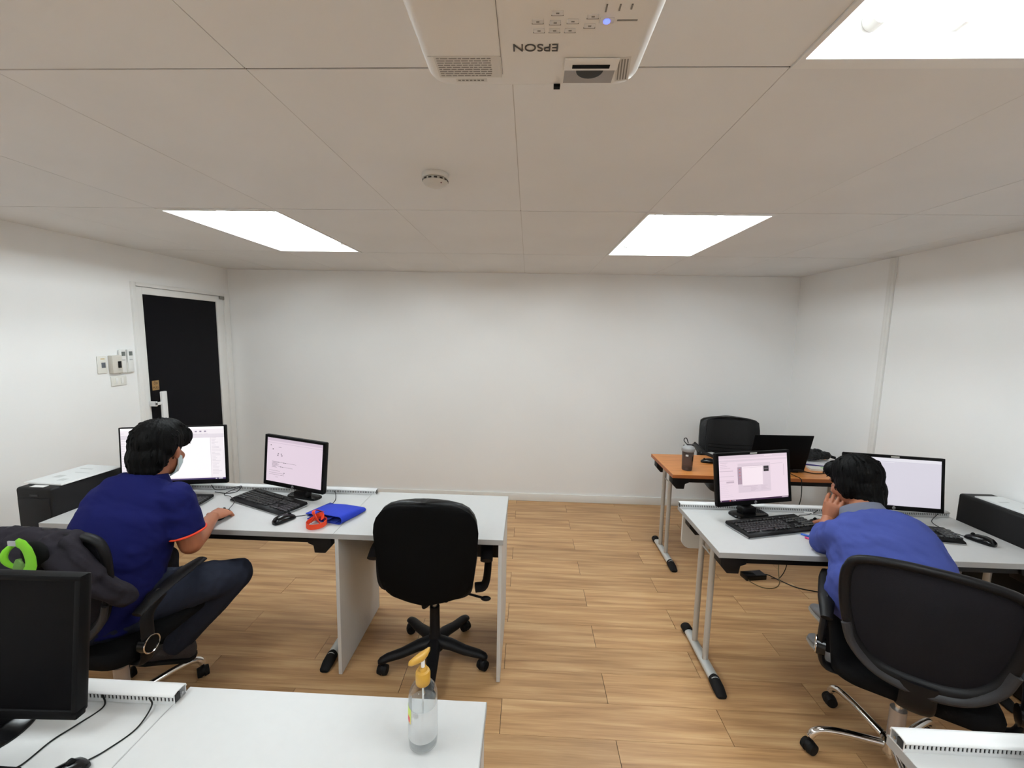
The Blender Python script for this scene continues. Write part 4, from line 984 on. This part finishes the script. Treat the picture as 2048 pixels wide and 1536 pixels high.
# leather chair behind the wooden table
t = thing('leather_chair', 'black leather armchair behind the orange wood table', 'chair', (1.860, 3.780, 0), rad(180-8))
rows = []
for hw_, z in ((.225, .50), (.245, .53), (.258, .60), (.262, .70), (.262, .80), (.258, .90), (.250, .965), (.225, .985), (.16, 1.0), (.08, 1.008)): rows.append((hw_, -.150-.16*(z-.5), z+.012, .05))
MB().loft(shell_back(rows, .075)).build('backrest', LEATHER, t, angle=60)
rr = shell_back([(h*.80, y+.062, z, b*.6) for h, y, z, b in rows[1:8]], .030)
MB().loft(rr).build('back_cushion', LEATHER, t, angle=60)
for z in (.715, .745, .775, .69): MB().tube([(-.19, -.150-.16*(z-.5)+.108, z), (0, -.150-.16*(z-.5)+.100, z-.006), (.19, -.150-.16*(z-.5)+.108, z)], .004, n=6, sub=5).build('stitched_crease', BLACK_MATTE, t)
rr = []
for z, s_ in ((.44, .94), (.455, 1.0), (.50, 1.0), (.525, .9)): rr.append([Vector((x*s_, y*s_+.06, z)) for x, y in rrect(-.25, .25, -.24, .25, .08)])
MB().loft(rr).build('seat', LEATHER, t, angle=60)
for s_ in (-1, 1):
    MB().tube([(s_*.22, .05, .47), (s_*.29, .05, .50), (s_*.305, .07, .66), (s_*.30, .02, .74), (s_*.30, -.12, .745)], [(.030, .014)]*5, n=10, sub=5, flat=(0, 1, 0)).build('arm_frame', BLACK, t)
    MB().tube([(s_*.300, -.13, .740), (s_*.302, .0, .757), (s_*.300, .14, .752), (s_*.296, .17, .735)], [(.028, .014)]*4, n=12, sub=5, flat=(1, 0, 0)).build('armrest', LEATHER, t)
MB().cyl((0, 0, .12), (0, 0, .45), .026, n=18).build('column', BLACK, t)
five_star(t, .29, .112, .072, rad(18), BLACK, 'plastic')
# ------------------------------------------------------------------ people
def limb(mb, chain, n=14):
    """chain of (point, radius): rounded cones fused at the joints"""
    for (p, r), (q, s) in zip(chain, chain[1:]): mb.cyl(p, q, r, s, n=n)
    for p, r in chain: mb.sphere(p, r, 14, 9)
def torso(mb, spine, right, extra=0):
    right = Vector(right).normalized(); R = []; P = [Vector(s[0]) for s in spine]
    P2 = smooth_path(P, 3); rx = []; ry = []
    for i in range(len(P2)):
        f_ = i/3; k_ = min(int(f_), len(spine)-2); u = f_-k_
        rx.append(spine[k_][1]*(1-u)+spine[k_+1][1]*u+extra); ry.append(spine[k_][2]*(1-u)+spine[k_+1][2]*u+extra)
    for i, p in enumerate(P2):
        tg = (P2[min(i+1, len(P2)-1)]-P2[max(i-1, 0)]).normalized(); r_ = (right-tg*tg.dot(right)).normalized(); f_ = tg.cross(r_)
        ring = []
        for k in range(28):
            a = 2*pi*k/28; c, s = cos(a), sin(a)
            ring.append(p+r_*(rx[i]*abs(c)**.85*(1 if c > 0 else -1))+f_*(ry[i]*abs(s)**.85*(1 if s > 0 else -1)))
        R.append(ring)
    mb.loft(R)
def frame_m(o, fwd, up):
    f = Vector(fwd).normalized(); u = Vector(up); u = (u-f*f.dot(u)).normalized(); r = f.cross(u)
    return Matrix(((r.x, f.x, u.x, o[0]), (r.y, f.y, u.y, o[1]), (r.z, f.z, u.z, o[2]), (0, 0, 0, 1)))
def add_head(mb, M, s=1.0):
    def e(c, r): mb.sphere((0, 0, 0), r, 20, 14, mtx=M @ Matrix.Translation(Vector(c)*s) @ Matrix.Diagonal((s, s, s, 1)))
    e((0, -.012, .032), (.076, .094, .088)); e((0, .030, -.030), (.060, .062, .082)); e((0, .062, -.090), (.026, .024, .022))
    e((0, .098, -.018), (.012, .018, .024)); e((0, .108, -.032), (.015, .014, .010)); e((0, .086, -.062), (.024, .010, .006)); e((0, .084, -.072), (.021, .010, .006))
    e((0, .078, .022), (.052, .016, .012)); e((.040, .066, -.028), (.020, .018, .022)); e((-.040, .066, -.028), (.020, .018, .022))
    for q in (-1, 1): e((q*.077, -.006, -.006), (.010, .018, .030)); e((q*.083, -.014, .004), (.008, .012, .022))
def add_eyes(par, M, inv, s=1.0):
    for q in (-1, 1):
        b = MB().sphere((0, 0, 0), .0100*s, 14, 10, mtx=inv @ M @ T(q*.029*s, .068*s, -.002*s)).build('eye', mat('eye_white', (.75, .74, .72), .25), par)
        MB().sphere((0, 0, 0), (.0056*s, .002*s, .0056*s), 12, 8, mtx=inv @ M @ T(q*.029*s, .0775*s, -.002*s)).build('iris', mat('iris_brown', (.015, .008, .005), .2), b)
def hand_mesh(wrist, d, nrm, side, curls, spread=.10, thumb=(.75, .35), s=1.0, vox=.0027):
    """wrist point, direction to the knuckles, back-of-hand normal, side=+1 when the thumb is on the left of d seen from the back"""
    M = frame_m(wrist, d, nrm); mb = MB()
    W = lambda p: M @ (Vector(p)*s)
    t_ = -side
    # palm
    R = []
    for y, hw_, hz, zc in ((-.01, .024, .018, 0), (.015, .030, .017, 0), (.045, .039, .0155, .001), (.075, .041, .013, .002), (.090, .038, .011, .001)):
        R.append([W((hw_*cos(a), y, zc+hz*sin(a))) for a in [2*pi*i/18 for i in range(18)]])
    mb.loft(R)
    for k in range(4):
        x0 = (-.030+.0205*k)*t_*-1; ln = (.041, .047, .044, .034)[k] if True else 0
        ang = (1.5-k)*spread*t_*1.0
        p = Vector((x0, .086-(0.004 if k in (0, 3) else 0), .002)); dirx = sin(-ang)*-1; c = 0; pts = [(W(p), .0098*s)]; seg = (ln, ln*.68, ln*.52)
        for q in range(3):
            c += curls[k][q]; v = Vector((dirx*cos(c)*.8, cos(c), -sin(c))).normalized(); p = p+v*seg[q]; pts.append((W(p), (.0088, .0080, .0070)[q]*s))
        limb(mb, pts, 12)
    p = Vector((t_*.026, .012, -.004)); a, dn = thumb; pts = [(W(p), .0125*s)]
    for q, l in enumerate((.040, .032, .024)):
        v = Vector((t_*sin(a), cos(a), -sin(dn))).normalized(); p = p+v*l; pts.append((W(p), (.0115, .0098, .0082)[q]*s)); a -= .28
    limb(mb, pts, 12)
    me = remesh(mb, vox*s, 4)
    return me
def join(meshes, name, material):
    bm = bmesh.new()
    for m in meshes: bm.from_mesh(m)
    me = bpy.data.meshes.new(name); bm.to_mesh(me); bm.free(); me.materials.append(material); me.shade_smooth()
    return me
def hair_mesh(M, inv, parts, locks, seed, s=1.0):
    mb = MB()
    for c, r in parts: mb.sphere((0, 0, 0), r, 22, 14, mtx=M @ Matrix.Translation(Vector(c)))
    me = remesh(mb, .0045, 5)
    Mi = M.inverted(); random.seed(seed)
    me.update(); ns = [v.normal.copy() for v in me.vertices]
    for v, n in zip(me.vertices, ns):
        l = Mi @ v.co; a = math.atan2(l.x, -l.y)
        q = mnoise.noise(Vector((a*9, l.z*6, seed)))*.004+mnoise.noise(Vector((a*26, l.z*9, seed+3)))*.0026
        v.co += n*q
    # loose locks that follow the surface
    lk = MB(); cand = [(v.co.copy(), v.normal.copy()) for v in me.vertices]
    for k in range(locks):
        p, n = random.choice(cand); l = Mi @ p
        crown = M @ Vector((0, -.03, .14)); d = (p-crown); d = (d-n*d.dot(n)).normalized()
        L = random.uniform(.014, .028); up = n*random.uniform(.001, .005)
        lk.tube([p-n*.003, p+d*L*.4+up*.7, p+d*L*.8+up*.9-n*L*.08, p+d*L+up*.6-n*L*.2], [.0035, .003, .002, .0006], n=5, sub=2)
    lm = lk.mesh('locks', []); out = join([me, lm], 'hair', HAIR); out.transform(inv)
    return out
def cloth(mb, vox, it, inv, m, name, par, amp=.006, sc_=9, along=None):
    me = remesh(mb, vox, it, amp, sc_, along=Vector(along).normalized() if along else None); me.transform(inv); me.materials.append(m); return link(name, me, par)
def ring_trim(c, axis, r, rr, inv, m, name, par, squash=1.0):
    M = frame_m(c, Vector(axis).orthogonal(), axis); pts = [inv @ (M @ Vector((r*cos(a), r*squash*sin(a), 0))) for a in [2*pi*i/28 for i in range(28)]]
    return MB().tube(pts, rr, n=8, closed=True).build(name, m, par)

# ---- the man in navy
PO = Vector((-1.755, 1.60, 0)); INV = T(*(-PO))
man1 = thing('person', 'person in navy polo shirt with orange cuffs, seated with a face mask at the left', 'person', PO)
right1 = (cos(rad(-6)), sin(rad(4)), 0)
spine1 = [((-1.755, 1.590, .50), .170, .140), ((-1.755, 1.600, .60), .176, .146), ((-1.745, 1.622, .71), .182, .148), ((-1.725, 1.655, .83), .186, .142), ((-1.705, 1.690, .93), .184, .128), ((-1.692, 1.718, 1.010), .166, .106), ((-1.684, 1.738, 1.062), .122, .084), ((-1.680, 1.752, 1.098), .076, .066)]
HEAD1 = frame_m((-1.670, 1.815, 1.183), (sin(rad(-6)), cos(rad(-6)), -.16), (0, .1, 1))
sR, eR, wR = Vector((-1.528, 1.722, .998)), Vector((-1.488, 1.740, .785)), Vector((-1.575, 1.985, .795))
sL, eL, wL = Vector((-1.838, 1.730, .990)), Vector((-1.945, 1.945, .820)), Vector((-1.905, 1.985, 1.035))
hipR1, kneeR1, ankR1 = Vector((-1.635, 1.655, .575)), Vector((-1.425, 1.915, .535)), Vector((-1.680, 1.840, .215))
hipL1, kneeL1, ankL1 = Vector((-1.855, 1.62, .525)), Vector((-1.90, 2.02, .540)), Vector((-1.93, 2.09, .090))
b = MB(); torso(b, spine1, right1, -.016); add_head(b, HEAD1, 1.06)
limb(b, [((-1.680, 1.748, 1.07), .058), (HEAD1 @ Vector((0, -.02, -.07)), .056)])
limb(b, [(sR, .058), (sR.lerp(eR, .5), .052), (eR, .047), (eR.lerp(wR, .35), .046), (eR.lerp(wR, .8), .033), (wR, .028)])
limb(b, [(sL, .056), (sL.lerp(eL, .5), .050), (eL, .042), (eL.lerp(wL, .35), .042), (wL, .028)])
limb(b, [(hipR1, .088), (kneeR1, .058), (kneeR1.lerp(ankR1, .35), .055), (ankR1, .038)]); limb(b, [(hipL1, .088), (kneeL1, .058), (kneeL1.lerp(ankL1, .35), .055), (ankL1, .038)])
me = remesh(b, .006, 5)
c0 = [(.55, .7, .5), (.50, .68, .5), (.55, .7, .5), (.6, .75, .5)]
h1 = hand_mesh(wR, (-.06, .95, -.10), (.25, .15, 1), 1, [(.7, .9, .6), (.65, .9, .6), (.7, .9, .6), (.75, .9, .6)], thumb=(.55, .35), s=1.06)
h2 = hand_mesh(wL, (.12, -.10, 1), (-.9, .5, .0), -1, [(.5, .6, .4)]*4, s=.95)
bd = join([me, h1, h2], 'body', SKIN); bd.transform(INV); link('body', bd, man1); add_eyes(man1, HEAD1, INV, 1.06)
link('hair', hair_mesh(HEAD1, INV, [((0, -.020, .048), (.093, .110, .100)), ((0, -.070, -.020), (.082, .056, .080)), ((.060, -.036, .026), (.034, .056, .056)), ((-.060, -.036, .026), (.034, .056, .056)), ((0, .070, .080), (.074, .050, .050)), ((.050, .070, .060), (.035, .050, .048)), ((0, .02, .105), (.070, .080, .045)), ((0, -.082, -.068), (.066, .036, .046))], 80, 4), man1)
s_ = MB(); torso(s_, spine1[:-1]+[((-1.680, 1.750, 1.092), .074, .066)], right1, .006); limb(s_, [(sR, .074), (sR.lerp(eR, .25), .072)]); s_.cyl(sR, sR.lerp(eR, .74), .073, .071, 20); limb(s_, [(sL, .068), (sL.lerp(eL, .3), .066)]); s_.cyl(sL, sL.lerp(eL, .74), .067, .064, 20)
s_.sphere((-1.755, 1.60, .55), (.195, .160, .10)); cloth(s_, .0085, 7, INV, NAVY, 'polo_shirt', man1, .007, 22, (.95, .1, -.3))
ax = eR-sR; ring_trim(sR+ax*.74, ax, .070, .0050, INV, TRIM_OR, 'sleeve_trim', man1)
ax = eL-sL; ring_trim(sL+ax*.74, ax, .063, .005, INV, TRIM_OR, 'sleeve_trim', man1)
cl = MB(); nk = Vector((-1.680, 1.748, 1.083)); cM = frame_m(nk, (0, 1, -.25), (0, .3, 1))
R = []
for hz, rr_ in ((-.022, .094), (.0, .084), (.014, .077), (.015, .070), (.0, .072), (-.022, .078)): R.append([INV @ (cM @ Vector((rr_*cos(a), rr_*.98*sin(a), hz))) for a in [2*pi*i/30 for i in range(30)]])
cl.loft(R, caps=False, closed=True).build('collar', NAVY, man1, angle=70)
j_ = MB(); limb(j_, [(hipR1, .108), (hipR1.lerp(kneeR1, .6), .092), (kneeR1, .078), (kneeR1.lerp(ankR1, .4), .072), (ankR1, .058)]); limb(j_, [(hipL1, .108), (hipL1.lerp(kneeL1, .6), .090), (kneeL1, .076), (kneeL1.lerp(ankL1, .4), .070), (ankL1, .056)])
j_.sphere((-1.760, 1.595, .530), (.205, .155, .085)); cloth(j_, .0085, 6, INV, DENIM, 'jeans', man1, .006, 24, (.3, .2, .6))
def shoe(toe_dir, ank, m, sole_m, par, inv, L=.27):
    d = Vector((toe_dir[0], toe_dir[1], 0)).normalized(); M = frame_m((ank.x, ank.y, ank.z-.085), d, (0, 0, 1)); R = []
    for y, hw_, hz, zc in ((-.075, .022, .03, .045), (-.065, .034, .042, .048), (-.02, .038, .050, .054), (.05, .040, .036, .042), (.11, .046, .026, .032), (.16, .043, .020, .026), (.185, .026, .013, .020)):
        R.append([inv @ (M @ Vector((hw_*cos(a), y, max(.012, zc+hz*sin(a))))) for a in [2*pi*i/18 for i in range(18)]])
    o = MB().loft(R).build('shoe', m, par, angle=70)
    R = []
    for z in (0, .016):
        pts = [(.0, -.080), (.030, -.070), (.038, -.02), (.042, .06), (.048, .12), (.042, .17), (.02, .192), (-.02, .192), (-.042, .17), (-.048, .12), (-.042, .06), (-.038, -.02), (-.030, -.070)]
        R.append([inv @ (M @ Vector((x, y, z))) for x, y in pts])
    MB().loft(R).build('sole', sole_m, o, angle=50)
shoe((-1, -.12), ankR1, mat('knit_sneaker', srgb(46, 40, 40), .9, bump=(200, .5)), RUBBER, man1, INV); shoe((-.1, 1), Vector((ankL1.x, ankL1.y, .0865)), BLACK_MATTE, RUBBER, man1, INV)
# face mask pulled below the chin line
R = []
for z, ry_, wx in ((-.118, .066, .040), (-.100, .100, .060), (-.065, .122, .070), (-.030, .126, .070), (-.012, .118, .060)):
    R.append([INV @ (HEAD1 @ Vector((wx*sin(u), ry_*cos(u)*.98-.002, z))) for u in [rad(-78+156*i/16) for i in range(17)]])
mk = MB(); vs = [mk.ring(r) for r in R]
for a_, b_ in zip(vs, vs[1:]):
    for i in range(16): f = mk.bm.faces.new((a_[i], a_[i+1], b_[i+1], b_[i])); f.smooth = True
mo = mk.build('face_mask', MASK, man1); mo.modifiers.new('s', 'SOLIDIFY').thickness = .003
for q in (-1, 1): MB().tube([INV @ (HEAD1 @ Vector(p)) for p in ((q*.068, .026, -.095), (q*.078, .010, -.055), (q*.088, -.012, -.018), (q*.086, -.024, .012))], .0018, n=6, sub=5).build('ear_loop', mat('white_elastic', (.75, .75, .75), .7), mo)

# ---- the man in blue
PO2 = Vector((1.56, 1.62, 0)); INV2 = T(*(-PO2))
man2 = thing('person', 'person in blue long sleeve shirt, leaning on the table with chin on hand', 'person', PO2)
right2 = (cos(rad(-14)), sin(rad(-14)), 0)
spine2 = [((1.560, 1.590, .50), .180, .140), ((1.555, 1.615, .60), .190, .150), ((1.545, 1.66, .70), .196, .150), ((1.538, 1.715, .79), .200, .145), ((1.530, 1.775, .865), .198, .132), ((1.525, 1.83, .925), .172, .108), ((1.525, 1.872, .96), .110, .080), ((1.525, 1.90, .985), .068, .062)]
HEAD2 = frame_m((1.562, 2.000, 1.070), (sin(rad(-18)), cos(rad(-18)), -.36), (-.10, .3, 1))
sL2, eL2, wL2 = Vector((1.395, 1.830, .890)), Vector((1.408, 1.945, .805)), Vector((1.462, 2.005, .885))
sR2, eR2, wR2 = Vector((1.680, 1.830, .900)), Vector((1.745, 2.020, .815)), Vector((1.640, 2.150, .800))
hipL2, kneeL2, ankL2 = Vector((1.470, 1.64, .525)), Vector((1.590, 2.06, .520)), Vector((1.690, 2.180, .100))
hipR2, kneeR2, ankR2 = Vector((1.650, 1.62, .525)), Vector((1.800, 2.02, .520)), Vector((1.880, 2.470, .100))
b = MB(); torso(b, spine2, right2, -.016); add_head(b, HEAD2, 1.02)
limb(b, [((1.525, 1.885, .965), .056), (HEAD2 @ Vector((0, -.03, -.07)), .054)])
limb(b, [(sL2, .054), (eL2, .042), (eL2.lerp(wL2, .4), .040), (wL2, .028)]); limb(b, [(sR2, .054), (eR2, .042), (eR2.lerp(wR2, .4), .040), (wR2, .028)])
limb(b, [(hipL2, .085), (kneeL2, .056), (ankL2, .036)]); limb(b, [(hipR2, .085), (kneeR2, .056), (ankR2, .036)])
me = remesh(b, .006, 5)
h1 = hand_mesh(wL2, (.22, .02, 1), (-.75, -.65, .1), -1, [(.55, .7, .5), (.5, .7, .5), (.5, .65, .5), (.5, .6, .4)], s=.93)
h2 = hand_mesh(wR2, (-.62, .78, -.10), (.1, .1, 1), 1, c0, thumb=(.6, .35), s=.95)
bd = join([me, h1, h2], 'body', SKIN); bd.transform(INV2); link('body', bd, man2); add_eyes(man2, HEAD2, INV2, 1.02)
link('hair', hair_mesh(HEAD2, INV2, [((0, -.020, .045), (.092, .110, .096)), ((0, -.065, -.025), (.075, .054, .074)), ((.062, -.015, .01), (.030, .056, .058)), ((-.066, -.015, .0), (.030, .056, .064)), ((0, .070, .070), (.072, .040, .044)), ((-.008, -.076, -.075), (.056, .036, .045)), ((-.045, -.055, -.06), (.030, .04, .040))], 60, 9), man2)
s_ = MB(); torso(s_, spine2[:-1], right2, .008)
limb(s_, [(sL2, .074), (sL2.lerp(eL2, .5), .068), (eL2, .060), (eL2.lerp(wL2, .30), .052), (eL2.lerp(wL2, .50), .043)])
limb(s_, [(sR2, .074), (sR2.lerp(eR2, .5), .068), (eR2, .060), (eR2.lerp(wR2, .5), .050), (eR2.lerp(wR2, .9), .042)])
s_.sphere((1.56, 1.60, .56), (.205, .165, .10)); s_.sphere((1.360, 1.70, .71), (.085, .09, .13)); s_.sphere((1.375, 1.75, .78), (.06, .07, .09)); cloth(s_, .0085, 5, INV2, BLUE_SHIRT, 'long_sleeve_shirt', man2, .008, 24, (.75, -.3, -.45))
cM = frame_m((1.525, 1.890, .974), (0, .8, -.6), (0, .55, 1)); cl = MB(); R = []
for hz, rr_ in ((-.034, .100), (.0, .088), (.026, .078), (.028, .072), (.0, .074), (-.034, .084)): R.append([INV2 @ (cM @ Vector((rr_*cos(a), rr_*sin(a), hz))) for a in [2*pi*i/30 for i in range(30)]])
cl.loft(R, caps=False, closed=True).build('collar', COLLAR_GREY, man2, angle=70)
j_ = MB(); limb(j_, [(hipL2, .104), (hipL2.lerp(kneeL2, .6), .088), (kneeL2, .074), (kneeL2.lerp(ankL2, .4), .068), (ankL2, .054)]); limb(j_, [(hipR2, .104), (hipR2.lerp(kneeR2, .6), .088), (kneeR2, .074), (kneeR2.lerp(ankR2, .4), .068), (ankR2, .054)])
j_.sphere((1.56, 1.60, .530), (.200, .150, .085)); cloth(j_, .0085, 6, INV2, TROUSER, 'trousers', man2, .006, 12)
shoe((.1, .9), Vector((ankL2.x, ankL2.y, .0855)), SHOE_GREY, SHOE_SOLE, man2, INV2); shoe((.15, .9), Vector((ankR2.x, ankR2.y, .0855)), SHOE_GREY, SHOE_SOLE, man2, INV2)

# ------------------------------------------------------------------ jacket draped over the navy man's chair
JO = Vector((-1.75, 1.36, 0)); JI = T(*(-JO))
jk = thing('jacket', 'charcoal jacket with lime green lining draped over the chair back', 'jacket', JO)
s_ = MB()
limb(s_, [((-1.97, 1.395, .985), .024), ((-1.86, 1.372, .998), .026), ((-1.75, 1.362, 1.000), .027), ((-1.66, 1.368, .998), .026), ((-1.59, 1.378, .990), .018)])     # folded over the top of the backrest
for x0, x1, z1 in ((-1.955, -1.93, .52), (-1.905, -1.89, .50), (-1.855, -1.85, .49), (-1.805, -1.80, .50), (-1.765, -1.74, .53), (-1.735, -1.69, .60)):
    limb(s_, [((x0, 1.352, .985), .026), ((x0*.5+x1*.5, 1.320, .86), .026), ((x1, 1.318, .70), .027), ((x1, 1.322, z1), .020)])
limb(s_, [((-1.665, 1.345, .990), .028), ((-1.625, 1.322, .945), .036), ((-1.580, 1.335, .890), .040), ((-1.535, 1.368, .820), .042), ((-1.505, 1.405, .765), .042), ((-1.492, 1.430, .735), .034)])   # the sleeve
limb(s_, [((-1.60, 1.352, .985), .028), ((-1.565, 1.345, .925), .032), ((-1.53, 1.360, .86), .034)])
cloth(s_, .0075, 6, JI, JACKET, 'jacket_shell', jk, .013, 30, (.55, .25, -.8))
def lining(pts, w, m, name, up=(.2, -.9, .5)):
    ribbon([JI @ Vector(p) for p in pts], w, .004, name, m, jk, up=up, sub=8)
LC = Vector((-1.655, 1.258, .978))
def crescent(a0, a1, rx, rz, w0, w1, m, name, dy=0):
    P = []; W_ = []
    for k in range(9):
        u = k/8; a = rad(a0+(a1-a0)*u); P.append(JI @ (LC+Vector((rx*cos(a), dy-.012*sin(u*pi), rz*sin(a))))); w = w0+(w1-w0)*sin(u*pi)
        W_.append((w, .006))
    MB().tube(P, W_, n=12, sub=1, flat=(cos(rad(a0)), 0, sin(rad(a0)))).build(name, m, jk, angle=80)
crescent(112, -88, .042, .050, .012, .034, LIME, 'lime_lining')
crescent(128, 235, .056, .048, .007, .012, LIME, 'lime_lining', .004)
crescent(200, 290, .030, .040, .010, .022, LIME_SHADE, 'shaded_lining', .010)
MB().box((-.014, -.002, -.008), (.014, .002, .008), mtx=JI @ T(-1.678, 1.252, 1.028)).build('neck_label', mat('label_cloth', (.30, .30, .31), .8), jk, smooth=False)
blob('neck_hollow_shade', BLACK_MATTE, jk, [((JI @ Vector((-1.655, 1.292, .970))), (.048, .020, .050))], .006, 2)  # solid black blob stands in for the shade inside the collar
